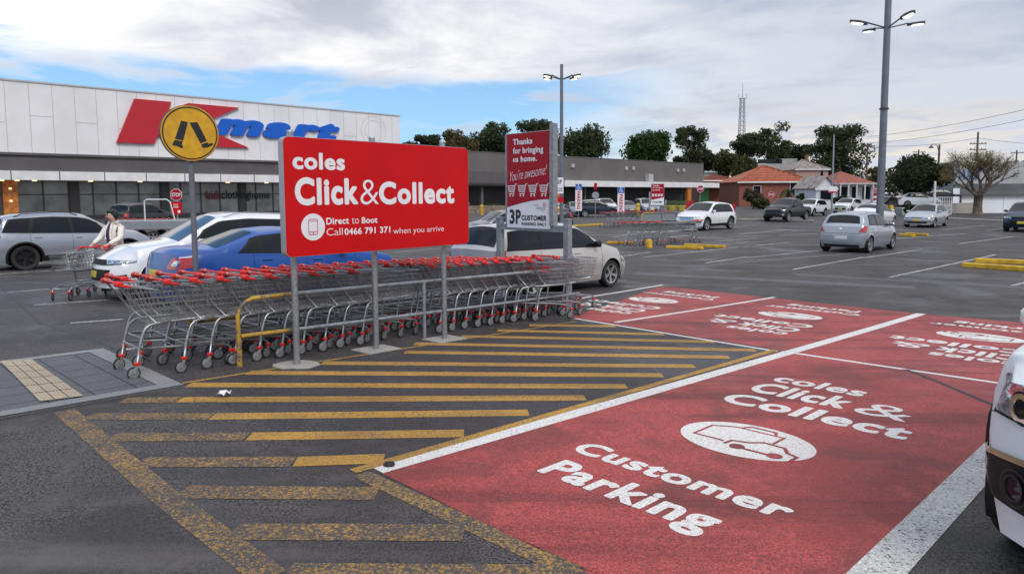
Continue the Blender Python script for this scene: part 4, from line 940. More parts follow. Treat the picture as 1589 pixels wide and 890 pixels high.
put(make_car('sedan', 'silver small car facing the viewer in front of the dark tree', COROLLA, 'p_silver'), (2.18-.85, .8), (1450, 353), HD+math.pi)
P_ = dict(SMALLSUV); P_['rails'] = (-1.4, .1); put(make_car('suv', 'dark blue SUV with yellow plate cut by the right edge of the photo', P_, 'p_navy'), (2.2-.86, -.86), (1559, 358.5), HD+math.pi)
# cars further off, before the brown shops
def far(nm, lab, P, paint, x, y, sgn, dy=0): return put(make_car(nm, lab, P, paint, hi=False), (0, 0), (x, y), HD+dy+(math.pi if sgn < 0 else 0))
put(make_car('hatchback', 'dark grey hatchback facing left behind the customer parking sign', HATCH, 'p_grey', hi=False), (1.2, .8), (wx(752, 30), 30, 0), R(205))
put(make_car('dual_cab_ute', 'black ute with its tail light showing just right of the customer parking sign', UTE, 'p_black', hi=False), (-2.6, .85), (wx(890, 40), 40, 0), R(192))
far('sedan', 'silver sedan parked behind the grey light pole by the brown shops', COROLLA, 'p_silver', 866, 334, 1, -.7)
far('sedan', 'dark grey sedan between the light pole and the left accessible parking sign', COROLLA, 'p_grey', 893, 335.5, -1, .9)
far('suv', 'navy blue SUV between the two accessible parking signs', SMALLSUV, 'p_navy', 926, 336, 1, -.7)
far('suv', 'white SUV parked behind the navy SUV by the brown shops', BIGSUV(), 'p_white', 938, 331.5, -1, .95)
far('hatchback', 'grey hatchback mostly hidden behind the right accessible parking sign', HATCH, 'p_grey', 973, 332.5, -1, .9)
far('suv', 'silver SUV parked left of the small red thank you sign', BIGSUV(), 'p_silver', 1002, 332, -1, .9)
far('suv', 'black SUV with red tail lights before the store front, behind the woman', BIGSUV(), 'p_black', 222, 353, 1, .55)
# ------------------------------------------------------------------ buildings
mat('white_cladding', (.78, .78, .80), .55, 0, .06, .35); mat('brown_band', (.10, .093, .097), .6, 0, .12, .5); mat('brown_wall', (.135, .125, .122), .65, 0, .08, .4)
mat('fascia_white', (.74, .74, .75), .5, 0, .08, 1.); mat('shop_dark', (.045, .043, .045), .6, 0, .2, .6); mat('shop_glass', (.42, .46, .46), .15, 0, .35, .5, .6); mat('mullion', (.13, .13, .13), .5)
mat('joint', (.46, .46, .48), .6); mat('vent_white', (.68, .68, .70), .6); mat('logo_red', (.50, .015, .03), .4, 0, .04, 1.); mat('logo_blue', (.0, .11, .58), .4, 0, .04, 1.); mat('timber_orange', (.50, .17, .03), .5, 0, .3, 3)
mat('lamp_warm', (.9, .7, .4), .4, emit=(1, .72, .38), es=1.6); mat('lamp_cool', (.9, .9, .8), .4, emit=(1, .97, .85), es=2.2)
mat('brick', (.24, .085, .055), .8, 0, .25, 5); mat('brick_pink', (.42, .26, .22), .8, 0, .25, 4); mat('tile_orange', (.36, .105, .055), .75, 0, .3, 2.5); mat('tile_red', (.26, .080, .055), .75, 0, .35, 2.5)
mat('rust_roof', (.32, .27, .25), .7, 0, .35, 1.5); mat('weatherboard', (.66, .67, .68), .6, 0, .08, 2); mat('modern_grey', (.38, .375, .37), .7, 0, .1, .6); mat('warehouse_grey', (.42, .44, .45), .6, 0, .1, .4)
mat('warehouse_dark', (.12, .13, .14), .6, 0, .2, .5); mat('roller_white', (.80, .83, .87), .55, 0, .06, .3); mat('fence_grey', (.30, .30, .29), .7, 0, .2, 1)
mat('hedge', (.045, .075, .02), .8, 0, .5, 8); mat('stone', (.22, .17, .13), .85, 0, .4, 6); mat('green_poster', (.03, .25, .06), .5, 0, .5, 3)
F0 = (-45., 60.)
def fr(a, o, z): return (D1[0]*a+N1[0]*o, D1[1]*a+N1[1]*o, z)
def fs_(px, py=300, o=0.): return onplane((F0[0]+N1[0]*o, F0[1]+N1[1]*o), D1, px, py)
def fbox(mb, a0, a1, o0, o1, z0, z1, mi=0): mb.prism([(a0, o0), (a1, o0), (a1, o1), (a0, o1)], lambda a, b, h: fr(a, b, h), z0, z1, mi)
km = empty('department_store', (*F0, 0), 0, 'long white clad department store with red and blue kmart sign and dark canopy band', 'building')
kL, kR = fs_(-500)[0], fs_(622)[0]
mb = MB(); fbox(mb, kL, kR, -60, 0, 5.9, 12.35); fbox(mb, kL, kR, -60, -4.6, 0, 5.9); mb.build('wall', 'white_cladding', km)
mb = MB(); fbox(mb, kL-.1, kR+.1, -60, .08, 12.352, 12.50); mb.build('parapet', 'joint', km)
mb = MB(); a = fs_(17)[0]; k = 0
step = (fs_(124)[0]-fs_(17)[0])/3
while a-step > kL: a -= step
while a < kR-1:
    fbox(mb, a-.022, a+.022, .001, .012, 6.0, 12.3); 
    if k % 2: fbox(mb, a+.04, a+step-.04, .001, .011, 8.7+(k % 3)*.35, 8.75+(k % 3)*.35)
    a += step; k += 1
mb.build('panel_joints', 'joint', km)
mb = MB(); fbox(mb, kL, kR, -4.5, .35, 4.5, 5.88); fbox(mb, kL, kR, .0, .55, 5.885, 6.10); mb.build('canopy_band', 'brown_band', km)
mb = MB(); fbox(mb, kL, kR, -4.4, .62, 3.68, 4.49); mb.build('canopy_fascia', 'fascia_white', km)
mb = MB(); a = fs_(17)[0]; ks = (fs_(92)[0]-fs_(17)[0])
while a-ks > kL: a -= ks
while a < kR: fbox(mb, a-.04, a+.04, .622, .63, 3.69, 4.48); a += ks
mb.build('fascia_joints', 'shop_dark', km)
mb = MB(); fbox(mb, kL, kR, -4.59, -4.5, 0, 3.67); mb.build('shopfront_glass', 'shop_glass', km)
mb = MB(); a = kL+1; k = 0; rr = random.Random(5)
while a < kR:
    fbox(mb, a-.06, a+.06, -4.495, -4.40, 0, 3.66); 
    if k % 4 == 3: fbox(mb, a+.07, a+.9, -4.495, -4.3, 0, 3.66)
    a += 2.1; k += 1
fbox(mb, kL, kR, -4.49, -4.42, 2.35, 2.45); fbox(mb, kL, kR, -4.49, -4.42, 0, .35); mb.build('window_frames', 'mullion', km)
for px in (-60, 15, 150): 
    a = fs_(px, 300, -1.2)[0]; mb = MB(); fbox(mb, a-.55, a+.55, -1.6, -.8, 0, 3.67); c = mb.build('column', 'timber_orange', km)
    for z in (3.0, 1.9)[: (2 if px == 15 else 0)]: mb = MB(); fbox(mb, a-.09, a+.09, -.80, -.70, z-.14, z); mb.build('wall_lamp', 'lamp_warm', c)
    if px == 150: bpy.data.objects.remove(c)
for px in (2, 26, 53, 140, 217, 353, 413, -40):
    a = fs_(px, 275, -.4)[0]; mb = MB(); fbox(mb, a-.16, a+.16, -.55, -.2, 3.60, 3.679); mb.build('downlight', 'lamp_warm', km)
def kz(x, y): a, z = fs_(x/3.56, 90+y/3.56, .2); return a, z
mb = MB(); K = [(742, 225), (945, 243), (930, 288), (1040, 250), (1320, 275), (1090, 372), (1375, 497), (1190, 492), (870, 430), (850, 475), (643, 467)]
mb.prism(list(reversed([kz(*p) for p in K])), lambda a, b, h: fr(a, h, b), .05, .30); mb.build('letter_k', 'logo_red', km)
a0 = fs_(331, 200, .2)[0]; a1 = fs_(527, 200, .2)[0]; z0 = fs_(430, 213.5, .2)[1]; z1 = fs_(516, 194, .2)[1]
mb = MB(); text_fit(mb, 'mart', lambda a, b, h: fr(a, .16+h*5, b), a0, a1, z0-.1, z1+.15, .10, .025, .28); mb.build('mart_lettering', 'logo_blue', km)
mb = MB(); o_ = -4.24
for i, (s_, p0, p1, mi) in enumerate((('kids', 320, 344, 0), ('clothing', 344, 387, 1), ('home', 387, 419, 2))):
    text_fit(mb, s_, lambda a, b, h: fr(a, o_+h, b), fs_(p0, 300, o_)[0], fs_(p1, 300, o_)[0], fs_(370, 312, o_)[1] if i == 1 else fs_(370, 309, o_)[1], fs_(370, 295.5, o_)[1], .02, mi=i)
mat('deco_red', (.25, .02, .03), .5); mat('deco_black', (.01, .02, .03), .5); mat('deco_grey', (.03, .05, .07), .5); mb.build('window_lettering', ['deco_red', 'deco_black', 'deco_grey'], km)
a = fs_(580, 210)[0]; mb = MB(); z_ = fs_(580, 203)[1]; g_ = lambda q, b, h: fr(a+q, .02+h, z_+b); ring(mb, g_, 0, 0, 1.75, 1.85, 0, 36); ring(mb, g_, 0, 0, 1.25, 1.32, .002, 36); mb.build('round_vent', 'vent_white', km)
# brown shops
ml = empty('shopping_arcade', (*F0, 0), 0, 'low brown rendered shopping arcade with a thin white canopy, right of the department store', 'building')
mR = fs_(1091)[0]; mM = fs_(868)[0]
mb = MB(); fbox(mb, kR+.05, mR, -40, -.02, 3.4, 8.3); mb.build('wall', 'brown_wall', ml)
mb = MB(); fbox(mb, kR+.05, mR+.1, -40, .04, 8.302, 8.42); mb.build('parapet', 'mullion', ml)
mb = MB(); fbox(mb, kR+.05, mM, -3, .5, 3.9, 5.5); mb.build('canopy_band', 'brown_band', ml)
mb = MB(); fbox(mb, kR+.05, mM+.1, -3, .52, 3.6, 3.89); mb.build('canopy_edge', 'shop_dark', ml)
mE = fs_(1200)[0]
mb = MB(); fbox(mb, mM, mE, -3, 1.2, 3.45, 4.45); mb.build('canopy_fascia', 'fascia_white', ml)
mb = MB(); fbox(mb, kR+.05, mR, -39, -3.1, 0, 3.39); mb.build('shopfront', 'shop_dark', ml)
mb = MB()
for px in (700, 745, 800, 905, 960, 1010, 1055): a = fs_(px, 300, -1)[0]; fbox(mb, a-.18, a+.18, -.9, -.5, 0, 3.44)
mb.build('columns', 'mullion', ml)
a = fs_(1068, 300, -.5)[0]
for q in (1068, 864): a = fs_(q, 300, .6)[0]; mb = MB(); fbox(mb, a-.7, a+.7, .3, .9, 0, 3.44); mb.build('column', 'timber_orange', ml)
a = fs_(1098, 300, -1)[0]; mb = MB(); fbox(mb, a-2.2, a+2.2, -2.0, -1.9, .6, 3.3); mb.build('poster', 'green_poster', ml)
mb = MB()
for px, py in ((888, 257), (971, 261), (982, 261), (1051, 264), (1060, 264)): a, z = fs_(px, py); fbox(mb, a-.3, a+.3, 0, .25, z-.3, z+.3)
a, z = fs_(1005, 275); fbox(mb, a-.7, a+.7, 0, .8, z-.8, z+.6); mb.build('wall_fittings', 'joint', ml)
for px in (740, 757, 779): a = fs_(px, 285, -.4)[0]; mb = MB(); fbox(mb, a-.15, a+.15, -.5, -.2, 3.50, 3.59); mb.build('downlight', 'lamp_warm', ml)
# houses and buildings on the right
def house(name, label, x0, x1, yr, d, depth_m, eave, ridge, wallm, roofm, windows=(), gable=False, cat='house', over=.5, zb=0., chim=None, rot=0., door=None):
    X0, X1 = wx(x0, d), wx(x1, d); ze = wz((x0+x1)/2, eave, d); zr = wz((x0+x1)/2, ridge, d); w = X1-X0
    o = empty(name, (X0, d, zb), rot, label, cat)
    ze -= zb; zr -= zb
    mb = MB(); mb.box((w/2, depth_m/2, ze/2), (w, depth_m, ze))
    if gable: mb.prism([(0, ze), (w, ze), (w/2, zr-.12)], lambda a, b, h: (a, h, b), .02, depth_m-.02)
    mb.build('wall', wallm, o)
    mb = MB(); e = over
    if gable:
        for s in (0, 1):
            xa, xb = (-e, w/2) if s == 0 else (w/2, w+e); za, zb_ = (ze-.2, zr) if s == 0 else (zr, ze-.2)
            mb.prism([(xa, za), (xb, zb_), (xb, zb_+.15), (xa, za+.15)], lambda a, b, h: (a, h, b), -e, depth_m+e)
    else:
        r = min(w, depth_m)/2; k0, k1 = (r, w-r) if w > depth_m else (w/2, w/2); y_ = depth_m/2
        v = [(-e, -e, ze-.1), (w+e, -e, ze-.1), (w+e, depth_m+e, ze-.1), (-e, depth_m+e, ze-.1), (k0, y_, zr), (max(k1, k0+.1), y_, zr)]
        mb.add(v, [(0, 1, 5, 4), (1, 2, 5), (2, 3, 4, 5), (3, 0, 4), (3, 2, 1, 0)])
    rf = mb.build('roof', roofm, o)
    mb = MB(); mb.box((w/2, -e-.04, ze-.18), (w+2*e, .08, .2)); mb.build('gutter', 'fascia_white', rf)
    if not gable and w > 6:
        mb = MB(); nr_ = 9
        for k in range(1, nr_):
            q = k/nr_; y_ = -e+(depth_m/2+e)*q; z_ = ze-.1+(zr-ze+.1)*q; xa = -e+(k0+e)*q; xb = w+e-(w+e-max(k1, k0+.1))*q; mb.box(((xa+xb)/2, y_, z_+.05), (xb-xa, .10, .07))
        mb.build('tile_course', roofm, rf)
        mb = MB(); mb.tube([(-e, -e, ze), (k0, depth_m/2, zr+.08), (max(k1, k0+.1), depth_m/2, zr+.08), (w+e, -e, ze)], .13, 5); mb.build('ridge_cap', roofm, rf)
    if chim: mb = MB(); mb.box((w*chim, depth_m*.5, zr+.2), (.7, .7, 2.0)); mb.build('chimney', 'brick', rf)
    for (a, b, z0, z1) in windows:
        mb = MB(); mb.box((w*(a+b)/2, -.03, (z0+z1)/2), (w*(b-a)+.2, .06, z1-z0+.2)); f = mb.build('window', 'weatherboard', o)
        mb = MB(); mb.box((w*(a+b)/2, -.07, (z0+z1)/2), (w*(b-a), .03, z1-z0)); mb.build('pane', 'glass', f)
    return o
h = house('brick_house', 'brick house with bright orange tiled hip roof beyond the arcade canopy', 1146, 1256, 0, 115, 11, 281, 256, 'brick', 'tile_orange', [(.72, .80, 2.2, 3.9), (.2, .3, 1.8, 3.4)])
house('weatherboard_house', 'white weatherboard cottage wing with grey gable facing the car park', 1265, 1295, 0, 92, 7, 291, 274, 'weatherboard', 'rust_roof', [(.22, .78, 1.3, 2.5)], True, over=.25)
h = house('weatherboard_house', 'weatherboard house with weathered red hip roof and white veranda', 1294, 1356, 0, 95, 9, 285, 264, 'weatherboard', 'tile_red', [(.08, .3, 1.2, 3.0), (.42, .55, 1.2, 3.0), (.68, .88, 1.3, 3.0)])
mb = MB(); w = wx(1356, 95)-wx(1294, 95)
for k in range(6): mb.box((w*k/5, -1.6, 1.7), (.14, .14, 3.4))
mb.box((w/2, -1.6, .75), (w, .08, .35)); mb.box((w/2, -.8, .5), (w, 1.7, .15)); mb.box((w/2, -.85, 3.45), (w+.4, 1.8, .12)); mb.build('veranda', 'weatherboard', h)
house('old_house', 'pink brick house with rusty iron gable roof high behind the orange roof', 1233, 1283, 0, 160, 12, 262, 246, 'brick_pink', 'rust_roof', [(.75, .85, 5.5, 7.4)], chim=.66, over=.4)
mb_o = empty('modern_house', (wx(1174, 175), 175, 0), 0, 'grey flat roofed modern house with glass balustrade behind the orange roof', 'house')
w = wx(1236, 175)-wx(1174, 175); z1 = wz(1200, 246, 175); z0 = wz(1200, 254, 175)
mb = MB(); mb.box((w*.3, 5, z0/2), (w*.6, 10, z0)); mb.box((w*.8, 5, z1/2), (w*.4, 9, z1)); mb.build('wall', 'modern_grey', mb_o)
mb = MB(); mb.box((w*.3, 0, z0+.6), (w*.6, .06, 1.1)); mb.build('balustrade', 'glass', mb_o); mb = MB(); mb.box((w*.45, -.05, z0-2), (w*.25, .08, 1.4)); mb.build('window', 'glass', mb_o)
house('hall', 'low building with pale blue grey roof just right of the brown arcade wall', 1093, 1130, 0, 185, 12, 266, 257, 'modern_grey', 'warehouse_grey', [], over=.3, cat='building')
house('low_house', 'dull red tiled roof peeping between the arcade and the orange roofed house', 1090, 1142, 0, 150, 12, 279, 270, 'brick', 'tile_red', [], over=.3)
# warehouse on the right
wd = 72.; wa = empty('warehouse', (wx(1477, wd), wd, 0), -.0, 'grey warehouse with faded blue lettering above a long white roller wall', 'building')
x1 = wx(1860, wd)-wx(1477, wd); zt = wz(1520, 251, wd); zm = wz(1520, 285, wd); zw = wz(1520, 303, wd)
mb = MB(); mb.box((x1/2, 3, zt/2), (x1, 6, zt)); mb.build('wall', 'warehouse_grey', wa)
mb = MB(); mb.box((x1/2, -.06, (zm+zw)/2), (x1-.02, .12, zm-zw)); mb.build('dark_band', 'warehouse_dark', wa)
xw = wx(1489, wd)-wx(1477, wd); mb = MB(); mb.box(((x1+xw)/2, -.10, zw/2-.01), (x1-xw, .2, zw-.02)); rl = mb.build('roller_wall', 'roller_white', wa)
mb = MB(); mb.box((x1/2, -.3, zw+.06), (x1, .6, .12)); mb.build('awning', 'warehouse_dark', wa)
mb = MB()
for k in range(12): mb.box((xw+k*2.2, -.205, zw/2), (.04, .01, zw-.1))
for k in range(8): mb.box(((x1+xw)/2, -.204, .25+k*.27), (x1-xw, .006, .012))
mb.build('roller_ribs', 'joint', rl)
mb = MB(); mat('faded_blue', (.10, .15, .30), .6, 0, .3, 2); wq = lambda px, py, h: (wx(px, wd)-wx(1477, wd), -.02-h, wz(px, py, wd))
for pts in ([(1478, 277), (1483, 265)], [(1486, 277), (1492, 265)], [(1492, 265), (1493, 277)], [(1497, 277), (1503, 264)], [(1499, 266), (1505, 277)], [(1511, 277), (1516, 264)], [(1516, 264), (1520, 264)]):
    (ax, ay), (bx, by) = pts; p_, q_ = wq(ax, ay, 0), wq(bx, by, 0); stroke(mb, lambda a, b, h: (a, -.02-h, b), [(p_[0], p_[2]), (q_[0], q_[2])], .26, .001*ax/100)
wl = mb.build('wall_lettering', 'faded_blue', wa)
mb = MB()
for k in range(9): mb.box((x1*k/8, .02, zt+.06), (.1, .5, .12))
mb.build('parapet_caps', 'warehouse_dark', wa)
# raised side street with two cars, brick-fill wall and palisade
rs_ = empty('ramp_wall', (wx(1400, 66), 66, 0), 0, 'low grey retaining wall with white mesh gate beneath the parked street cars', 'wall')
w = wx(1476, 66)-wx(1400, 66); mb = MB(); mb.box((w/2, 2.6, .35), (w, 5, .7)); mb.build('wall', 'fence_grey', rs_)
mb = MB(); X0 = w*.62
for k in range(9): mb.box((X0+k*w*.045, -.06, .9), (.05, .05, 1.7))
for z in (.1, .5, .9, 1.3, 1.7): mb.box((X0+w*.18, -.11, z), (w*.37, .04, .05))
mb.build('gate', 'weatherboard', rs_)
def lift(o, z): o.location.z += z; return o
lift(put(make_car('sedan', 'white sedan on the raised street behind the dark tree trunk', COROLLA, 'p_white', hi=False), (0, 0), (wx(1424, 69.5), 69.5, 0), R(-12)), .75)
lift(put(make_car('sedan', 'black sedan on the raised street right of the white post', SEDAN, 'p_black', hi=False), (0, 0), (wx(1458, 73), 73, 0), R(-8)), 1.15)
mb = MB(); mb.box((wx(1455, 73), 73, .55), (6.5, 3.5, 1.1)); tag(mb.build('raised_street', 'concrete'), kind='structure')
# kerbs and planting islands in the distance
def kerb(px0, px1, m, label, w=.16, h=.13, cat='kerb', name='kerb'):
    a, b = Vector(G(*px0)), Vector(G(*px1)); L = (b-a).length; rz = math.atan2(b.y-a.y, b.x-a.x)
    mb = MB(); mb.box((L/2, 0, h/2), (L, w, h), 0, 0, .02); o = mb.build(name, m); o.location = (a.x, a.y, gz(a.x, a.y)-.005); o.rotation_euler = (0, 0, rz); return tag(o, label, cat)
kerb((1467, 340), (1560, 344), 'concrete', 'pale kerb along the foot of the white warehouse wall', .5)
kerb((1145, 342), (1262, 344), 'kerb_stone', 'kerb with worn yellow paint in the distance behind the white SUV', .4) 
for a, b, l in (((942, 378), (984, 379), 'yellow wheel stop under the left end of the loose trolleys'), ((1034, 385), (1091, 387), 'yellow wheel stop in front of the right end of the loose trolleys'), ((1062, 382), (1125, 385), 'long yellow wheel stop reaching right from the loose trolleys'),
                ((1396, 366), (1419, 368), 'short yellow wheel stop just right of the silver hatchback'), ((1405, 364), (1440, 366), 'yellow wheel stop behind the short one by the silver hatchback'),
                ((1494, 414), (1640, 424), 'long weathered yellow wheel stop at the right edge of the photo'), ((1512, 407), (1640, 412), 'second weathered yellow wheel stop, just behind the long one at the right edge'),
                ((885, 352), (935, 349), 'faded yellow kerb left of the far trolley bay'), ((1150, 341), (1190, 342), 'faded yellow kerb behind the white SUV')):
    o = kerb(a, b, 'yellow_rubber', l, .17 if a[0] < 1490 else .22, .12 if a[0] < 1490 else .14, 'wheel stop', 'wheel_stop'); tag(o, group='yellow wheel stops')
p = G(1007, 384); mb = MB(); mb.lathe([(.14, 0), (.13, .28), (.10, .33), (.02, .35)], 14, (0, 0, 0)); o = mb.build('bollard', 'yellow_rubber', smooth='auto', loc=(*p, 0)); tag(o, 'short yellow bollard in front of the loose trolleys', 'bollard')
# low hedge and stone planter before the shops
sx_, sy_ = wx(745, 82), 82
mb = MB(); mb.box((3.0, 0, .45), (9.0, .8, .9), R(10)); o = mb.build('stone_planter', 'stone', loc=(wx(740, 80), 80, 0)); tag(o, 'low stone planter wall before the brown shops', 'planter')
for px, d, l, h_ in ((748, 74, 'yellow bollard by the stone planter', 1.1), (868, 62, 'yellow bollard at the foot of the grey light pole', 1.0), (990, 66, 'slim orange bollard between the two blades and the red sign', 1.3), (1373, 56, 'left of the two square yellow bollards by the tall light pole', .75), (1382, 55, 'right of the two square yellow bollards by the tall light pole', .75)):
    mb = MB(); 
    if px > 1300: mb.box((0, 0, h_/2+.2), (.27, .27, h_+.4), .3, 0, .03)
    else: mb.lathe([(.17, 0), (.17, h_*.45), (.22, h_*.5), (.17, h_*.55), (.17, h_*.8), (.23, h_*.84), (.12, h_)], 14)
    o = mb.build('bollard', 'yellow_rubber', smooth='auto', loc=(wx(px, d), d, 0)); tag(o, l, 'bollard', 'yellow bollards')
for px, py, m_, l in ((1077, 338, 'deco_bin', 'big red bin under the canopy left of the red stop sign'), (1108, 336, 'deco_bin', 'smaller red bin right of the stop sign under the canopy'), (1137, 336, 'deco_bin', 'red tub beside the green poster')):
    mat('deco_bin', (.40, .015, .015), .6, 0, .3, 3); d = 92; mb = MB()
    mb.add([(-1, -.6, 0), (1, -.6, 0), (1, .6, 0), (-1, .6, 0), (-1.25, -.75, 1.5), (1.25, -.75, 1.5), (1.25, .75, 1.5), (-1.25, .75, 1.5), (-1.1, -.62, 1.42), (1.1, -.62, 1.42), (1.1, .62, 1.42), (-1.1, .62, 1.42)], [(0, 1, 5, 4), (1, 2, 6, 5), (2, 3, 7, 6), (3, 0, 4, 7), (4, 5, 9, 8), (5, 6, 10, 9), (6, 7, 11, 10), (7, 4, 8, 11), (8, 9, 10, 11), (3, 2, 1, 0)])
    x_ = {1077: 1068, 1108: 1104, 1137: 1134}[px]; o = mb.build('bin', m_, loc=(wx(x_, d), d, 0)); o.scale = (.5, .5, .85 if px == 1077 else .5); tag(o, l, 'bin')
for px, l in ((1041, 'left yellow flower tub near the red bin'), (1056, 'right yellow flower tub near the red bin')):
    mb = MB(); mb.lathe([(.45, 0), (.62, .55), (.66, .6), (.66, .75), (.5, .75)], 12); mb.m = [0]*len(mb.f); rr = random.Random(px)
    for k in range(60): a, b, c = rr.uniform(-.6, .6), rr.uniform(-.6, .6), rr.uniform(.7, 1.2); mb.add([(a, b, c), (a+.16, b, c+.1), (a+.05, b+.1, c+.2)], [(0, 1, 2)], 1)
    mat('tub_yellow', (.5, .42, .08), .6); tag(mb.build('flower_tub', ['tub_yellow', 'hedge'], loc=(wx(px, 84), 84, 0)), l, 'planter', 'yellow flower tubs')
# ------------------------------------------------------------------ trees
def leaf_mat(name, c1, c2):
    m = bpy.data.materials.new(name); m.use_nodes = True; t = m.node_tree; b = t.nodes['Principled BSDF']
    n = nd(t, 'ShaderNodeTexNoise'); n.inputs['Scale'].default_value = .9; n.inputs['Detail'].default_value = 4; tcn = nd(t, 'ShaderNodeTexCoord'); t.links.new(tcn.outputs['Object'], n.inputs['Vector'])
    n2_ = nd(t, 'ShaderNodeTexNoise'); n2_.inputs['Scale'].default_value = 7; t.links.new(tcn.outputs['Object'], n2_.inputs['Vector'])
    t.links.new(mixc(t, sstep(t, mth(t, 'ADD', mth(t, 'MULTIPLY', n.outputs[0], .6), mth(t, 'MULTIPLY', n2_.outputs[0], .4)), .38, .62), c1, c2), b.inputs['Base Color'])
    b.inputs['Roughness'].default_value = .6; b.inputs['Specular IOR Level'].default_value = .3
    tr = nd(t, 'ShaderNodeBsdfTranslucent'); tr.inputs[0].default_value = (*c2, 1); mx = nd(t, 'ShaderNodeMixShader'); mx.inputs[0].default_value = .32
    t.links.new(b.outputs[0], mx.inputs[1]); t.links.new(tr.outputs[0], mx.inputs[2]); t.links.new(mx.outputs[0], t.nodes['Material Output'].inputs[0]); M[name] = m
leaf_mat('leaf_gum', (.022, .036, .014), (.080, .100, .042)); leaf_mat('leaf_green', (.018, .045, .010), (.050, .10, .022)); leaf_mat('leaf_olive', (.04, .05, .015), (.10, .10, .035)); leaf_mat('leaf_dark', (.014, .024, .010), (.050, .068, .024))
leaf_mat('leaf_bronze', (.07, .055, .02), (.13, .10, .04)); leaf_mat('leaf_spring', (.16, .14, .05), (.26, .22, .09)); leaf_mat('blossom', (.35, .16, .22), (.5, .28, .35)); leaf_mat('leaf_brown', (.06, .045, .035), (.11, .085, .06))
mat('bark', (.09, .075, .06), .9, 0, .4, 4); mat('bark_pale', (.30, .27, .24), .85, 0, .4, 2); mat('bark_brown', (.13, .095, .07), .9, 0, .4, 5)
def leaf_cloud(clusters, n, size, seed, flat=.6):
    r = np.random.default_rng(seed); V = []; 
    for (c, rad) in clusters:
        k = max(8, int(n*(1.7 if size > .5 else 1.2))); d = r.normal(size=(k, 3)); d /= np.linalg.norm(d, axis=1)[:, None]; rr_ = r.random(k)**.55*1.12
        p = np.array(c)+d*rr_[:, None]*np.array(rad)
        u = r.normal(size=(k, 3)); u /= np.linalg.norm(u, axis=1)[:, None]; w = np.cross(u, r.normal(size=(k, 3))); w /= np.linalg.norm(w, axis=1)[:, None]
        s = size*(.72 if size > .5 else .9)*(.55+.9*r.random(k))[:, None]
        V.append(np.stack([p-u*s*.5, p+w*s*.32, p+u*s*.5, p-w*s*.32], 1).reshape(-1, 3))
    V = np.concatenate(V); nq = len(V)//4
    me = bpy.data.meshes.new('foliage'); me.vertices.add(len(V)); me.vertices.foreach_set('co', V.astype(np.float32).ravel()); me.loops.add(len(V)); me.loops.foreach_set('vertex_index', np.arange(len(V), dtype=np.int32))
    me.polygons.add(nq); me.polygons.foreach_set('loop_start', np.arange(0, len(V), 4, dtype=np.int32)); me.update(calc_edges=True); return me
def tree(name, label, px0, px1, yt, yb, d, leafm, style='round', seed=1, n=90, size=.45, barkm='bark', cat='tree', trunk_px=None, group=None, ncl=None, base=0.):
    r = random.Random(seed); x0, x1 = wx(px0, d), wx(px1, d); zt, zb = wz((px0+px1)/2, yt, d), wz((px0+px1)/2, yb, d); cx = (x0+x1)/2; W_h = (x1-x0)/2; H_h = (zt-zb)/2
    tx = wx(trunk_px, d) if trunk_px else cx
    o = empty(name, (tx, d, base), 0, label, cat, group); cl = []
    ox = cx-tx; zc = (zt+zb)/2-base
    ncl = ncl or {'round': 34, 'gum': 36, 'bush': 16}[style]
    for k in range(ncl):
        if style == 'gum':
            a = r.uniform(0, 2*math.pi); q = math.sqrt(r.random())*.88; zz = r.uniform(-.85, .8); q *= math.sqrt(max(.15, 1-(zz*.85)**2)); s = r.uniform(.22, .38)
            cl.append(((ox+W_h*q*math.cos(a), W_h*.7*q*math.sin(a), zc+H_h*zz), (W_h*s*1.05, W_h*s, min(W_h, H_h)*s*.80)))
        else:
            v = Vector((r.gauss(0, 1), r.gauss(0, 1), r.gauss(0, 1))).normalized()*(r.random()**.45)*.72; s = r.uniform(.24, .40)
            cl.append(((ox+W_h*v.x, W_h*.8*v.y, zc+H_h*v.z), (W_h*s, W_h*s, H_h*s*1.05)))
    me = leaf_cloud(cl, n, size, seed); me.materials.append(M[leafm]); f = bpy.data.objects.new('crown', me); col.objects.link(f); f.parent = o
    if style != 'bush' or True:
        mb = MB(); tr_ = max(.12, W_h*.055); fork = Vector((ox*.3, 0, max(.3, (zb-base)*.8 if style != 'bush' else .15)))
        mb.tube([(0, 0, -.1), (r.uniform(-.1, .1), 0, fork.z*.5), fork], [tr_*1.5, tr_*1.1, tr_], 8)
        for c, rad in cl[::(1 if style == 'gum' else 2)]:
            c = Vector(c); mid = fork.lerp(c, .55)+Vector((r.uniform(-.3, .3), r.uniform(-.3, .3), r.uniform(.0, .5))); mb.tube([fork, fork.lerp(mid, .5)+Vector((0, 0, -.2)), mid, c], [tr_*.6, tr_*.42, tr_*.28, tr_*.08], 5)
        mb.build('trunk', barkm, o, smooth=True)
    return o
T = tree
T('gum_tree', 'low spreading tree top rising behind the store, left of the small red and white sign', 628, 690, 209, 250, 150, 'leaf_dark', 'gum', 1, 110, .8)
T('gum_tree', 'bushy bronze tinted tree behind the brown shops left of the parking sign', 672, 745, 198, 262, 140, 'leaf_bronze', 'round', 2, 150, .8, ncl=44)
T('gum_tree', 'tall open crowned tree whose top shows above the small red and white sign', 730, 800, 189, 262, 145, 'leaf_gum', 'gum', 3, 150, .75, ncl=40)
T('gum_tree', 'tree between the red and white sign and the grey light pole', 785, 868, 187, 262, 135, 'leaf_gum', 'gum', 4, 150, .75, ncl=40)
T('gum_tree', 'broad dark gum tree just right of the grey light pole', 862, 950, 186, 262, 125, 'leaf_gum', 'round', 5, 130, .7, ncl=40)
T('round_tree', 'rich green dense round tree behind the brown shops', 962, 1052, 198, 272, 150, 'leaf_green', 'round', 6, 200, .8, ncl=44)
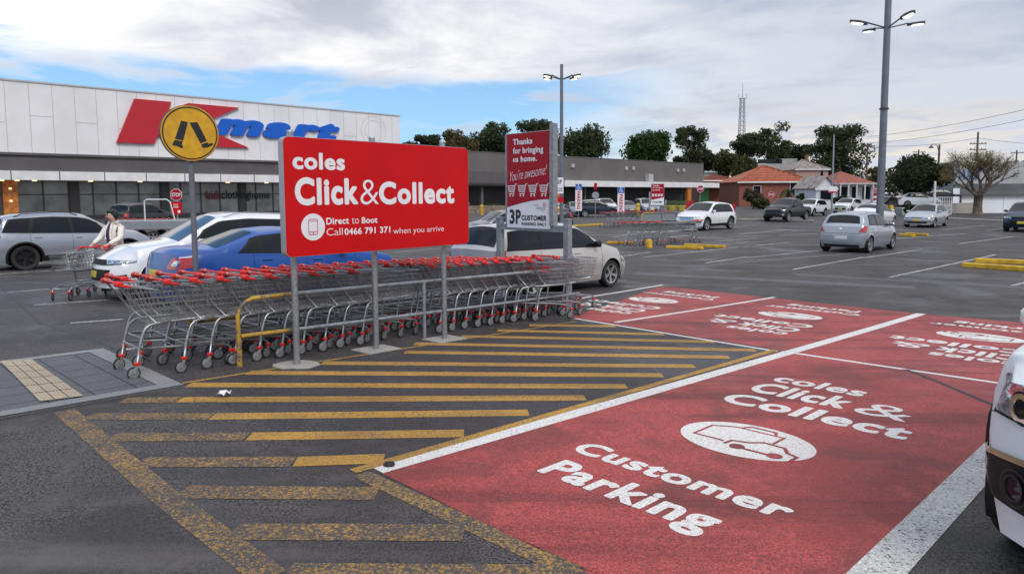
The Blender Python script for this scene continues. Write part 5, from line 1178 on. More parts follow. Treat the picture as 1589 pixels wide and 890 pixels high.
T('gum_tree', 'slender gum with clumped crown right of the dense green tree', 1041, 1098, 193, 262, 165, 'leaf_gum', 'gum', 7, 110, .8, 'bark_pale', ncl=32)
T('round_tree', 'low dark tree filling the gap behind the pale roofed hall', 1062, 1112, 228, 268, 170, 'leaf_dark', 'round', 8, 130, .9)
T('round_tree', 'olive green tree between the dark low tree and the lattice mast', 1098, 1150, 230, 275, 172, 'leaf_olive', 'round', 9, 120, .9)
T('gum_tree', 'leaning gum tree with open clumps just right of the lattice mast', 1132, 1188, 203, 262, 180, 'leaf_gum', 'gum', 10, 110, .9, 'bark_pale', ncl=30)
T('gum_tree', 'tall ragged gum tree left of the dome shaped dark tree', 1168, 1226, 188, 256, 182, 'leaf_gum', 'gum', 12, 100, .9, 'bark_pale', ncl=30)
T('round_tree', 'dark dome shaped tree above the old pink house', 1216, 1262, 219, 262, 190, 'leaf_dark', 'round', 13, 150, .9)
T('gum_tree', 'largest gum tree with separate clumps, between the pink house and the tall light pole', 1248, 1346, 192, 278, 170, 'leaf_gum', 'gum', 14, 150, .85, 'bark', ncl=40)
T('round_tree', 'olive tree standing left of the orange roofed house', 1128, 1176, 240, 285, 160, 'leaf_olive', 'round', 15, 120, .8)
T('fig_tree', 'very dark broad flat topped tree over the parked cars right of the tall light pole', 1372, 1473, 239, 302, 70, 'leaf_dark', 'round', 16, 420, .30, 'bark_brown', trunk_px=1421, ncl=46)
T('shrub', 'bare brown shrub at the end of the white canopy', 1152, 1186, 285, 323, 98, 'leaf_brown', 'bush', 17, 160, .35, cat='shrub')
T('shrub', 'low green shrub at the foot of the brown one', 1166, 1200, 305, 325, 95, 'leaf_olive', 'bush', 18, 140, .35, cat='shrub')
T('shrub', 'green garden shrub beside the brick house wall', 1234, 1258, 296, 322, 96, 'leaf_olive', 'bush', 19, 140, .35, cat='shrub')
T('shrub', 'dark green shrub before the weatherboard veranda', 1290, 1318, 302, 322, 86, 'leaf_dark', 'bush', 20, 140, .3, cat='shrub')
T('shrub', 'pink flowering shrub under the dark tree', 1396, 1416, 296, 310, 82, 'blossom', 'bush', 21, 120, .3, cat='shrub')
T('shrub', 'round dark bush below the tree trunk on the side street', 1402, 1424, 316, 333, 63, 'leaf_dark', 'bush', 22, 160, .22, cat='shrub')
T('gum_tree', 'tree top showing over the right end of the warehouse roof', 1576, 1640, 242, 275, 120, 'leaf_dark', 'round', 23, 110, .6)
T('round_tree', 'small bronze tree beside the left corner of the warehouse', 1470, 1500, 246, 290, 84, 'leaf_olive', 'round', 24, 130, .4)
T('gum_tree', 'pale wispy tree between the red roof and the dark fig', 1340, 1372, 256, 300, 130, 'leaf_bronze', 'gum', 25, 70, .5, 'bark_pale')
T('shrub', 'dark clipped hedge along the stone planter by the shops', 735, 792, 316, 327, 83, 'leaf_green', 'bush', 26, 200, .22, cat='hedge', ncl=30)
# distant belt of trees behind everything
def belt(px0, px1, yt, d, m_, seed, n=40):
    r = random.Random(seed); cl = []
    for k in range(n): x = wx(px0+(px1-px0)*(k+r.random())/n, d); h_ = wz(900, yt+r.uniform(-4, 8), d); cl.append(((x, d+r.uniform(-8, 8), h_*.55), (7, 7, h_*.5)))
    me = leaf_cloud(cl, 260, 1.5, seed); me.materials.append(M[m_]); o = bpy.data.objects.new('distant_woodland', me); col.objects.link(o); tag(o, kind='stuff', label='belt of far off trees along the horizon behind the houses', cat='woodland')
belt(1040, 1700, 264, 260, 'leaf_dark', 31)
# leafless tree in front of the white wall
def bare_tree():
    d = 66.; bx = wx(1516, d); o = empty('bare_tree', (bx, d, 0), 0, 'almost leafless spreading tree with thick pale brown trunk before the white warehouse wall', 'tree')
    r = random.Random(8); mb = MB(); tips = []
    def grow(p, dr, L, rad, lv):
        n = 3; pts = [p]; q = p.copy(); dd = dr.copy()
        for i in range(n): dd = (dd+Vector((r.uniform(-.16, .16), r.uniform(-.16, .16), r.uniform(-.06, .12)))).normalized(); q = q+dd*L/n; pts.append(q.copy())
        mb.tube(pts, [rad*(1-.35*i/n) for i in range(n+1)], 7 if lv < 2 else (4 if lv < 4 else 3), caps=False)
        if lv >= 6: tips.append(q); return
        for k in range(3 if lv < 4 else 3):
            a = r.uniform(0, 2*math.pi); sp_ = r.uniform(.35, .85) if lv else r.uniform(.5, .75)
            side = Vector((math.cos(a), math.sin(a), 0)); nd_ = (dd+side*sp_*1.1+Vector((0, 0, .10 if lv < 3 else -.02))).normalized()
            grow(q if k else pts[-2 if lv else -1], nd_, L*r.uniform(.64, .84), rad*.58, lv+1)
        if 2 <= lv: tips.append(q)
    mb.tube([(0, 0, -.1), (.02, 0, .25), (0, 0, .9), (.05, 0, 1.9)], [.62, .42, .36, .38], 12)
    for dr in ((-.75, .1, .75), (.12, -.1, 1), (.75, .2, .75), (-.2, .5, .8), (.3, -.5, .75)): grow(Vector((.05, 0, 1.7)), Vector(dr).normalized(), 1.55, .17, 1)
    mb.build('trunk', 'bark_brown', o, smooth=True)
    cl = [(tuple(t), (.35, .35, .35)) for t in tips]; me = leaf_cloud(cl[::2], 10, .09, 3); me.materials.append(M['leaf_spring']); f = bpy.data.objects.new('buds', me); col.objects.link(f); f.parent = o
bare_tree()
# palm-like tree
o = empty('palm', (wx(1221, 100), 100, 0), 0, 'small palm with drooping fronds before the brick house', 'palm'); mb = MB(); mb.tube([(0, 0, 0), (.1, 0, 2.6)], [.22, .16], 8); mb.build('trunk', 'bark', o)
mb = MB(); r = random.Random(5)
for k in range(22):
    a = r.uniform(0, 6.28); L = r.uniform(1.2, 2.0); e = r.uniform(-.1, .9); pts = [Vector((.1+math.cos(a)*L*s, math.sin(a)*L*s, 2.6+e*L*s-1.1*L*s*s)) for s in (0, .25, .5, .75, 1)]; sd_ = Vector((-math.sin(a), math.cos(a), 0))*.12
    v = [p-sd_*(1.1-i*.2) for i, p in enumerate(pts)]+[p+sd_*(1.1-i*.2) for i, p in enumerate(pts)]; mb.add(v, [(i, i+1, i+6, i+5) for i in range(4)])
mb.build('fronds', 'leaf_green', o)

# ------------------------------------------------------------------ light poles, masts, wires
def light_pole(label, px, d, ytop, yarm, r0, r1, arms, lean=0., L=1.6, lit='lamp_cool'):
    x = wx(px, d); zt, za = wz(px, ytop, d), wz(px, yarm, d); o = empty('light_pole', (x, d, 0), 0, label, 'light pole')
    mb = MB(); mb.tube([(0, 0, 0), (0, 0, zt*.5), (0, 0, zt)], [r0, (r0+r1)/2, r1], 14); mb.build('pole', 'pole_grey', o, smooth='auto')
    mb = MB(); mb.lathe([(r0*2.2, 0), (r0*2.2, .05), (r0*1.2, .08)], 14); mb.build('base_plate', 'galv_dull', o)
    for a in arms:
        c, s = math.cos(a), math.sin(a); mb = MB(); mb.tube([(0, 0, za), (c*L*.62, s*L*.62, za+.22)], .030, 6); ar = mb.build('arm', 'steel_dark', o)
        mb = MB(); p = [(L*.58, 0), (L*.66, .13), (L*.9, .17), (L*1.08, .10), (L*1.12, 0), (L*1.08, -.10), (L*.9, -.17), (L*.66, -.13)]
        mb.prism(p, lambda u, v, h: (c*u-s*v, s*u+c*v, h+u*.35*.38), za+.0, za+.09); hd = mb.build('lamp_head', 'steel_dark', ar, smooth='auto')
        mb = MB(); p = [(L*.76, .11), (L*1.04, .08), (L*1.08, 0), (L*1.04, -.08), (L*.76, -.11)]; mb.prism(p, lambda u, v, h: (c*u-s*v, s*u+c*v, h+u*.35*.38), za-.035, za-.003); mb.build('lamp', lit, hd)
    return o
rp = light_pole('tall grey light pole with four lamp heads, rising out of the top of the photo', 1365, 29.5, -60, 44, .160, .125, [R(5), R(95), R(185), R(275)], L=1.5)
z_ = wz(1372, 170, 29.5); mb = MB(); mb.lathe([(.185, z_), (.19, z_+.03), (.185, z_+.06)], 14); mb.build('collar', 'steel_dark', rp)
light_pole('grey light pole with four lit lamp heads behind the customer parking sign', 871.5, 38, 100, 124, .12, .085, [R(35), R(-25), R(150), R(205)], L=1.0)
x = wx(869, 37.6); o = empty('pole_sign', (x, 37.7, 0), 0, 'small white and red notice strapped to the grey light pole', 'sign')
z0, z1 = wz(869, 315, 37.6), wz(869, 275, 37.6); mb = MB(); mb.box((-.02, -.16, (z0+z1)/2+.25), (.42, .02, (z1-z0)*.62)); mb.build('white_panel', 'sign_white', o); mb = MB(); mb.box((-.02, -.16, z0+.19), (.42, .02, .30)); mb.build('red_panel', 'sign_red', o)
mb = MB(); f_ = lambda a, b, h: (a-.02, -.172-h, b); text_fit(mb, '3P', f_, -.12, .12, z1-.38, z1-.14, .03, mi=1); text_fit(mb, 'CUSTOMER', f_, -.17, .17, z0+.75, z0+.82, .03, mi=1); text_fit(mb, 'PARKING', f_, -.15, .15, z0+.64, z0+.71, .03, mi=1)
mb.build('lettering', ['sign_white', 'sign_black'], o)
def simple_pole(name, label, px, d, yt, r0, r1, m_, cat='pole'):
    x = wx(px, d); o = empty(name, (x, d, 0), 0, label, cat); zt = wz(px, yt, d); mb = MB(); mb.tube([(0, 0, 0), (0, 0, zt)], [r0, r1], 8); mb.build('pole', m_, o, smooth='auto'); return o, zt
o, z = simple_pole('street_pole', 'slim grey pole with a small notice before the white cottage', 1290, 62, 209, .10, .06, 'galv')
mb = MB(); mb.box((0, -.12, wz(1290, 294, 62)), (.75, .03, .55)); mb.build('notice', 'sign_white', o); mb = MB(); mb.box((0, -.145, wz(1290, 298, 62)), (.70, .02, .14)); mb.build('notice_band', 'sign_red', o)
o, z = simple_pole('short_post', 'short white post between the dark tree and the warehouse', 1448.5, 60, 281, .10, .09, 'weatherboard')
def power_pole(label, px, d, yt, arms=(.4,)):
    o, z = simple_pole('power_pole', label, px, d, yt, .17, .12, 'bark_brown', 'power pole')
    for k in arms: mb = MB(); mb.box((0, -.12, z-k), (2.3, .1, .12)); [mb.lathe([(.05, z-k+.06), (.07, z-k+.14), (.04, z-k+.22)], 6, (q, -.12, 0)) for q in (-1, -.5, .5, 1)]; mb.build('crossarm', 'bark_brown', o)
    return z
z1 = power_pole('wooden power pole just left of the tall light pole', 1342, 110, 222, (.5, 1.4)); z2 = power_pole('wooden power pole standing over the bare tree', 1511, 95, 205, (1.6, 2.4)); power_pole('distant power pole top above the fig tree', 1421, 130, 232, (.5,)); power_pole('distant thin power pole right of the bare tree', 1572, 125, 233, (.5,))
o, z = simple_pole('street_lamp', 'old street lamp with a curved arm above the dark fig tree', 1452.5, 82, 224, .15, .11, 'bark_brown', 'street lamp')
mb = MB(); mb.tube([(0, 0, z-1.0), (-.3, 0, z-.1), (-.7, 0, z+.05), (-.95, 0, z-.1)], .04, 6); ar = mb.build('arm', 'steel_dark', o); mb = MB(); mb.lathe([(.06, z-.1), (.12, z-.2), (.30, z-.42), (.27, z-.44)], 10, (-.98, 0, 0)); mb.build('lamp_shade', 'steel_dark', ar)
def cable(label, a, b, sag, r=.022):
    a, b = Vector(a), Vector(b); mb = MB(); mb.tube([(a.lerp(b, k/16)-Vector((0, 0, sag*4*(k/16)*(1-k/16)))) for k in range(17)], r, 4); tag(mb.build('power_cable', 'rubber'), label, 'cable', 'overhead cables')
def at(px, py, d): return (wx(px, d), d, wz(px, py, d))
cable('upper overhead cable running to the right edge', at(1342, 212, 110), at(1680, 146, 60), .5); cable('second overhead cable running to the right edge', at(1342, 222, 110), at(1700, 158, 58), .6)
cable('lowest overhead cable between the wooden poles', at(1342, 226, 110), at(1511, 214, 95), .5); cable('cable from the pole over the bare tree to the right edge', at(1511, 214, 95), at(1700, 222, 90), .5)
# lattice mast
d = 300.; o = empty('lattice_mast', (wx(1148, d), d, 0), 0, 'distant steel lattice radio mast with a whip aerial above the gum trees', 'mast'); mb = MB(); zt = wz(1148, 153, d); wb_, wt_ = 3.6, 1.5
def cn(z, k): w = wb_+(wt_-wb_)*min(1, z/zt); return (w/2*(1 if k in (0, 1) else -1), w/2*(1 if k in (1, 2) else -1), z)
for k in range(4): mb.tube([cn(0, k), cn(zt, k)], .14, 4)
nb = 22
for i in range(nb):
    a, b = zt*i/nb, zt*(i+1)/nb
    for k in range(4): mb.tube([cn(a, k), cn(b, (k+1) % 4)], .08, 3); mb.tube([cn(b, k), cn(b, (k+1) % 4)], .07, 3); 
mb.build('lattice', 'galv_dull', o); mb = MB(); mb.tube([(0, 0, zt), (0, 0, wz(1148, 128, d))], [.16, .06], 5); mb.tube([(-1.6, 0, zt), (1.6, 0, zt)], .14, 4); mb.tube([(-1.6, 0, zt), (-1.6, 0, zt+2.2)], .1, 4); mb.tube([(1.6, 0, zt), (1.6, 0, zt+2.2)], .1, 4); mb.build('aerial', 'galv_dull', o)
# ------------------------------------------------------------------ small signs
def octagon(r): return [(r*math.cos(R(22.5+45*k)), r*math.sin(R(22.5+45*k))) for k in range(8)]
def stop_sign(label, px, py, d, r=.38, face=True, under=None, rot=0.):
    x = wx(px, d); z = wz(px, py, d); o = empty('stop_sign', (x, d, 0), rot, label, 'sign'); mb = MB(); mb.tube([(0, .03, 0), (0, .03, z+r*.8)], .035, 8); mb.build('post', 'galv', o)
    mb = MB(); mb.prism(octagon(r), lambda a, b, h: (a, h, z+b), -.02, .0); s = mb.build('face', 'sign_white' if face else 'galv', o)
    if face:
        mb = MB(); mb.prism(octagon(r*.93), lambda a, b, h: (a, h, z+b), -.026, -.021); mb.build('red_field', 'sign_red2', s)
        mb = MB(); text_fit(mb, 'STOP', lambda a, b, h: (a, -.030-h, z+b), -r*.72, r*.72, -r*.30, r*.30, .03); mb.build('lettering', 'sign_white', s)
    return o, z
o, z = stop_sign('red octagonal stop sign with a red notice under it before the department store', 276, 302, 44, .40)
mb = MB(); mb.box((0, -.02, z-.86), (.66, .02, .80)); u = mb.build('notice', 'sign_red', o); mb = MB(); text_fit(mb, 'STOP', lambda a, b, h: (a, -.034-h, z+b), -.20, .10, -.70, -.60, .03); text_fit(mb, 'HERE', lambda a, b, h: (a, -.034-h, z+b), -.20, .12, -.84, -.74, .03); mb.add([(p[0], -.034, z+p[1]) for p in circle(14, .14, -1.08, .10)], [tuple(range(14))]); mb.build('lettering', 'sign_white', u)
stop_sign('distant stop sign facing the car park left of the red bins', 1086, 293, 70, .38); stop_sign('far off stop sign above a small yellow plate by the brown shrub', 1196, 302, 88, .42)
o, z = stop_sign('back of a road sign between the two accessible parking blades', 924, 303, 58, .32, False); mb = MB(); mb.box((0, .0, z+.75), (.26, .03, .55)); mb.build('red_plate', 'sign_red2', o)
def blade(label, px, yt, yb, d):
    x = wx(px, d); z0, z1 = wz(px, yb, d), wz(px, yt, d); o = empty('blade_sign', (x, d, 0), 0, label, 'sign', 'accessible parking blades'); mb = MB(); mb.tube([(0, .03, 0), (0, .03, z1)], .03, 8); mb.build('post', 'galv', o)
    w = .56; mb = MB(); mb.box((0, -.01, (z0+z1)/2), (w, .03, z1-z0)); f = mb.build('panel', 'sign_white', o); h_ = z1-z0
    mb = MB(); mb.box((0, -.029, z1-h_*.12), (w-.02, .006, h_*.22)); mb.build('blue_panel', 'sign_blue', f)
    mb = MB(); text_fit(mb, 'PARKING', lambda a, b, h: (b, -.032-h, -a), -(z1-h_*.27), -(z0+h_*.05), -.15, .15, .045); mb.build('lettering', 'sign_red', f)
    mb = MB(); g = lambda a, b, h: (a, -.0345-h, z1-h_*.12+b); mb.add([g(p[0], p[1], 0) for p in circle(10, -.02, .17, .045)], [tuple(range(10))]); stroke(mb, g, [(-.02, .12), (-.02, -.02), (.10, -.02), (.14, -.15)], .035, 0); ring(mb, g, -.04, -.07, .09, .12, .0005, 16); mb.build('wheelchair_symbol', 'sign_white', f)
blade('left of the two white accessible parking blades with red vertical letters', 898, 285, 327, 58); blade('right of the two white accessible parking blades with red vertical letters', 963.5, 290, 332, 56)
# small copy of the thank you sign
def small_thanks(label, px, d, yt, yb, w_px, posts=True):
    x = wx(px, d); z0, z1 = wz(px, yb, d), wz(px, yt, d); w = w_px/F*d; o = empty('thanks_sign', (x, d, 0), 0, label, 'sign'); h_ = z1-z0
    mb = MB(); mb.box((0, 0, (z0+z1)/2), (w, .05, h_)); f = mb.build('panel', 'sign_white', o); mb = MB()
    mb.prism([(-w/2+.01, z0+h_*.24), (w/2-.01, z0+h_*.36), (w/2-.01, z1-.01), (-w/2+.01, z1-.01)], lambda a, b, h: (a, h, b), -.031, -.026); mb.build('red_field', 'sign_red2', f)
    mb = MB(); q = lambda a, b, h: (a, -.034-h, b)
    for s_, zf, wf in (('Thanks', .88, .5), ('for bringing', .78, .75), ('us home.', .68, .6)): text_fit(mb, s_, q, -w*.4, -w*.4+w*wf, z0+h_*zf, z0+h_*(zf+.06), .04)
    for k in range(4): a = -w*.42+k*w*.22; stroke(mb, q, [(a, z0+h_*.5), (a+w*.14, z0+h_*.5), (a+w*.11, z0+h_*.42), (a+w*.03, z0+h_*.42)], .05, 0, True)
    text_fit(mb, '3P CUSTOMER', q, -w*.4, w*.35, z0+h_*.1, z0+h_*.18, .04, mi=1); mb.build('lettering', ['sign_white', 'sign_black'], f)
    for a in (-w/2-.1, w/2+.15): mb = MB(); mb.box((a, .06, z1/2 if a < 0 else z0/2+.2), (.12, .1, z1 if a < 0 and not posts else (z0+.4))); mb.build('post', 'galv_dull', o)
    mb = MB(); mb.box((.02, .06, z0-.05), (w+.3, .08, .1)); mb.build('cross_beam', 'galv_dull', o)
small_thanks('small distant red thank you sign over the far trolley bay', 1020, 54, 285, 318, 20); small_thanks('small distant red thank you sign seen left of the tall light pole', 1358, 58, 290, 319, 9)
mb = MB(); d = 64; x0 = wx(1482, d); o = empty('notice_board', (x0, d, 0), 0, 'two small white and blue notices on a post before the warehouse corner', 'sign'); mb.tube([(0, .05, 0), (0, .05, wz(1482, 290, d))], .04, 6); mb.build('post', 'galv_dull', o)
for y0, y1 in ((292, 301), (305, 315)): mb = MB(); mb.box((0, 0, (wz(1482, y0, d)+wz(1482, y1, d))/2), (.60, .03, (y1-y0)/F*d)); mb.build('notice', 'sign_white', o)
# ------------------------------------------------------------------ far trolley bay and loose trolleys
p0 = Vector(G(941, 352)); p1 = Vector(G(1056, 348)); ra = math.atan2(p1.y-p0.y, p1.x-p0.x); n_ = 15
for k in range(n_):
    p = p0.lerp(p1, (k+.5)/n_); trolley(TRF, p.x, p.y, ra+rr.uniform(-.03, .03), '%s shopping trolley from the left in the far grey railed bay' % ORD[k], 'trolleys in the far bay')
o = empty('trolley_bay_rail', (p0.x, p0.y, 0), ra, 'grey sided far trolley bay with a yellow hoop, left of the white SUV', 'rail'); L = (p1-p0).length; mb = MB()
mb.tube([(L*.38, -.55, 0), (L*.38, -.55, .75), (L*.42, -.55, .88), (L*.55, -.55, .88)], .03, 8); mb.build('yellow_hoop', 'yellow_steel', o); mb = MB(); mb.tube([(L*.55, -.55, .88), (L*1.05, -.55, .88)], .03, 6); mb.tube([(L*.4, -.55, .35), (L*1.05, -.55, .35)], .03, 6); [mb.tube([(L*q, -.55, 0), (L*q, -.55, .9 if q < .8 else 1.2)], .03, 6) for q in (.66, .86, 1.05)]; mb.build('rail', 'galv', o)
mb = MB(); mb.box((L*.72, -.50, .62), (L*.66, .015, .46)); mb.build('side_panel', 'galv_dull', o)
q0, q1 = Vector(G(984, 381)), Vector(G(1046, 379)); ra = math.atan2(q1.y-q0.y, q1.x-q0.x)
for k in range(6):
    p = q0.lerp(q1, k/5.); trolley(TRF, p.x, p.y+.3, ra+rr.uniform(-.12, .12), '%s trolley from the left in the loose pile on the yellow wheel stops' % ORD[k], 'loose trolleys on the wheel stops')
p = G(1060, 376); trolley(TRF, p[0], p[1]+.3, ra+math.pi-.2, 'trolley facing the other way at the right end of the loose pile', 'loose trolleys on the wheel stops'); trolley(TRF, p[0]+.24, p[1]+.4, ra+math.pi-.15, 'outermost trolley at the right end of the loose pile, before the white SUV', 'loose trolleys on the wheel stops')
# trolleys behind, left: row before the store
p0 = Vector((wx(188, 36), 36)); p1 = Vector((wx(296, 37.5), 37.5)); ra = math.atan2(p1.y-p0.y, p1.x-p0.x)
for k in range(12): p = p0.lerp(p1, (k+.5)/12); trolley(TRF, p.x, p.y, ra, '%s trolley from the left in the row behind the woman, before the store' % ORD[k], 'trolleys before the department store')
# flat tray ute behind the woman
o = empty('tray_trailer', (wx(226, 31.5), 31.5, 0), R(12), 'grey flat tray trailer with a tall tube frame behind the silver and white SUVs', 'trailer')
mb = MB(); mb.box((.3, 0, .86), (3.3, 1.5, .40), 0, 0, .02); mb.build('tray', 'galv', o); mb = MB(); mb.tube([(.2, -.7, 1.06), (.2, -.7, 1.95), (.3, -.7, 2.02), (1.15, -.7, 2.02), (1.28, -.7, 1.9), (1.45, -.7, 1.06)], .03, 8); mb.build('frame', 'weatherboard', o)
for q in (-.4, .5): wheel_parts(o, q, -.62, .30, -1, 'alloy', 5); wheel_parts(o, q, .62, .30, 1, 'alloy', 5)
mb = MB(); mb.tube([(-1.3, 0, .7), (-2.6, 0, .5)], .04, 6); mb.build('drawbar', 'galv_dull', o)
# ------------------------------------------------------------------ people
mat('skin', (.60, .38, .29), .55, 0, .05, 20); mat('hair', (.012, .010, .010), .5); mat('coat_cream', (.80, .75, .70), .8, 0, .06, 14, bump=.5, bscale=30); mat('top_purple', (.045, .022, .075), .8); mat('trousers_dark', (.03, .03, .04), .8); mat('coat_grey', (.16, .17, .18), .8, 0, .4, 20); mat('shoe', (.03, .03, .03), .6); mat('lips', (.30, .07, .06), .5)
def skin_mesh(name, J, E, m_, parent, sub=2, root=0):
    me = bpy.data.meshes.new(name); me.from_pydata([j[0] for j in J], E, []); ob = bpy.data.objects.new(name, me); col.objects.link(ob)
    md = ob.modifiers.new('s', 'SKIN'); md.use_smooth_shade = True
    for i, j in enumerate(J): r_ = j[1]; me.skin_vertices[0].data[i].radius = r_ if isinstance(r_, tuple) else (r_, r_); me.skin_vertices[0].data[i].use_root = (i == root)
    sb = ob.modifiers.new('u', 'SUBSURF'); sb.levels = sub; sb.render_levels = sub
    dg = bpy.context.evaluated_depsgraph_get(); m2 = bpy.data.meshes.new_from_object(ob.evaluated_get(dg)); bpy.data.objects.remove(ob)
    m2.materials.clear(); m2.materials.append(M[m_]); m2.polygons.foreach_set('use_smooth', [True]*len(m2.polygons)); o = bpy.data.objects.new(name, m2); col.objects.link(o); o.parent = parent; return o
def person(label, x, y, rz, pose, coat, inner, trousers, hgt=1.66):
    o = empty('person', (x, y, gz(x, y)), rz, label, 'person'); s = hgt/1.68; o.scale = (s, s, s)
    # x forward
    hr, hl = pose['rhand'], pose['lhand']; er, el_ = pose['relbow'], pose['lelbow']; lx = pose.get('step', .12); n = pose.get('turn', 0)
    J = [((0, 0, .93), (.15, .11)), ((.01, 0, 1.08), (.125, .10)), ((.02, 0, 1.24), (.15, .11)), ((.02, 0, 1.38), (.11, .08)), ((.03, 0, 1.45), .052), ((.045, 0, 1.51), (.05, .055)), ((.055, 0, 1.57), (.080, .098)), ((.05, 0, 1.635), (.076, .092)),
         ((.02, -.17, 1.37), .055), (er, .042), (hr, .028), ((.02, .17, 1.37), .055), (el_, .042), (hl, .028),
         ((0, -.095, .88), .088), ((lx*.6+.03, -.10, .49), .058), ((lx, -.10, .09), .040), ((lx+.16, -.11, .045), .035), ((0, .095, .88), .088), ((-lx*.4+.02, .10, .49), .058), ((-lx, .10, .09), .040), ((-lx+.16, .11, .045), .035)]
    E = [(0, 1), (1, 2), (2, 3), (3, 4), (4, 5), (5, 6), (6, 7), (3, 8), (8, 9), (9, 10), (3, 11), (11, 12), (12, 13), (0, 14), (14, 15), (15, 16), (16, 17), (0, 18), (18, 19), (19, 20), (20, 21)]
    # hands: palm and five fingers closing round what they hold
    for w, side in ((10, -1), (13, 1)):
        wp = Vector(J[w][0]); eb = Vector(J[w-1][0]); d_ = (wp-eb).normalized(); i0 = len(J); pm = wp+d_*.06; J.append((tuple(pm), (.034, .018))); E.append((w, i0))
        for k in range(4):
            off = Vector((0, (k-1.5)*.019, 0)); L_ = (.030, .034, .032, .026)[k]; a_ = pm+d_*.025+off; b_ = a_+d_*L_+Vector((0, 0, -.012)); c_ = b_+Vector((-.006, 0, -.028)); i = len(J)
            J += [(tuple(a_), .0095), (tuple(b_), .0088), (tuple(c_), .0075)]; E += [(i0, i), (i, i+1), (i+1, i+2)]
        i = len(J); a_ = pm+Vector((.0, -side*.034, -.006)); J += [(tuple(a_), .011), (tuple(a_+d_*.028+Vector((0, side*.004, -.018))), .009)]; E += [(i0, i), (i, i+1)]
    b = skin_mesh('body', J, E, 'skin', o)
    hd = bpy.data.objects.new('face', None)
    bpy.data.objects.remove(hd)
    T_ = Matrix.Rotation(n, 4, 'Z'); hc = Vector((.05, 0, 1.60))
    def hp(a, b_, c): p = T_ @ Vector((a, b_, c)); return (hc.x+p.x, hc.y+p.y, hc.z+p.z)
    mb = MB()      # nose, eyes, mouth, ears
    def blob(cx, cy, cz, rx, ry, rz_, mi, nn=10):
        v = []; f = []; rows = 6
        for i in range(rows+1):
            for k in range(nn): ph = math.pi*i/rows; th = 2*math.pi*k/nn; v.append(hp(cx+rx*math.sin(ph)*math.cos(th), cy+ry*math.sin(ph)*math.sin(th), cz+rz_*math.cos(ph)))
        for i in range(rows):
            for k in range(nn): f.append((i*nn+k, (i+1)*nn+k, (i+1)*nn+(k+1) % nn, i*nn+(k+1) % nn))
        mb.add(v, f, mi)
    blob(.012, 0, -.005, .088, .074, .108, 0, 16); blob(.100, 0, -.02, .018, .012, .022, 0); blob(.092, .032, .012, .01, .015, .007, 1); blob(.092, -.032, .012, .01, .015, .007, 1); blob(.090, 0, -.058, .012, .024, .007, 2); blob(.0, .078, -.01, .02, .01, .03, 0); blob(.0, -.078, -.01, .02, .01, .03, 0)
    mb.build('face', ['skin', 'hair', 'lips'], b, smooth=True)
    mb = MB(); blob(-.022, 0, .028, .108, .100, .118, 0, 18); blob(.030, 0, .090, .078, .086, .050, 0, 12); blob(-.01, .078, .03, .06, .03, .075, 0, 10); blob(-.01, -.078, .03, .06, .03, .075, 0, 10); blob(-.06, 0, -.03, .05, .075, .07, 0, 12); blob(.0, .05, .10, .05, .04, .03, 0, 8); mb.build('hair', 'hair', b, smooth=True)
    JC = [((0, 0, .86), (.20, .155)), ((.0, 0, 1.02), (.175, .135)), ((.01, 0, 1.20), (.185, .135)), ((.015, 0, 1.36), (.14, .10)), ((.02, 0, 1.425), (.075, .07)),
          ((.015, -.175, 1.365), .080), (er, .062), (tuple(Vector(er).lerp(Vector(hr), .88)), .045), ((.015, .175, 1.365), .080), (el_, .062), (tuple(Vector(el_).lerp(Vector(hl), .88)), .045)]
    skin_mesh('coat', JC, [(0, 1), (1, 2), (2, 3), (3, 4), (3, 5), (5, 6), (6, 7), (3, 8), (8, 9), (9, 10)], coat, b)
    if inner:
        mb = MB(); pts = [(.172, 1.05, .05), (.190, 1.18, .055), (.172, 1.30, .05), (.125, 1.40, .045), (.10, 1.44, .04)]; pts = [(.20, .90, .045)]+pts
        v = [(px_+.006, s_*w_, z_) for px_, z_, w_ in pts for s_ in (-1, 0, 1)]; v = [((p[0]+(.012 if p[1] == 0 else 0)), p[1], p[2]) for p in v]; mb.add(v, [(i*3+j, i*3+j+1, i*3+j+4, i*3+j+3) for i in range(len(pts)-1) for j in (0, 1)]); mb.build('inner_top', inner, b, smooth=True)
        mb = MB()
        for s_ in (-1, 1): mb.tube([(.10, s_*.045, 1.44), (.14, s_*.06, 1.38), (.185, s_*.062, 1.25), (.185, s_*.062, 1.1)], [.022, .026, .018, .012], 8)
        mb.tube([(-.07, .0, 1.46), (-.02, .07, 1.46), (.08, .065, 1.45)], .024, 8); mb.tube([(-.07, .0, 1.46), (-.02, -.07, 1.46), (.08, -.065, 1.45)], .024, 8); mb.build('collar', coat, b, smooth=True)
    JT = [((0, 0, .90), (.165, .125)), ((0, -.095, .84), .10), ((lx*.6+.03, -.10, .49), .072), ((lx, -.10, .12), .055), ((0, .095, .84), .10), ((-lx*.4+.02, .10, .49), .072), ((-lx, .10, .12), .055)]
    skin_mesh('trousers', JT, [(0, 1), (1, 2), (2, 3), (0, 4), (4, 5), (5, 6)], trousers, b)
    for q, s_ in ((lx, -1), (-lx, 1)): mb = MB(); mb.box((q+.06, s_*.105, .045), (.27, .10, .09), 0, 0, .03); mb.build('shoe', 'shoe', b, smooth='auto')
    return o
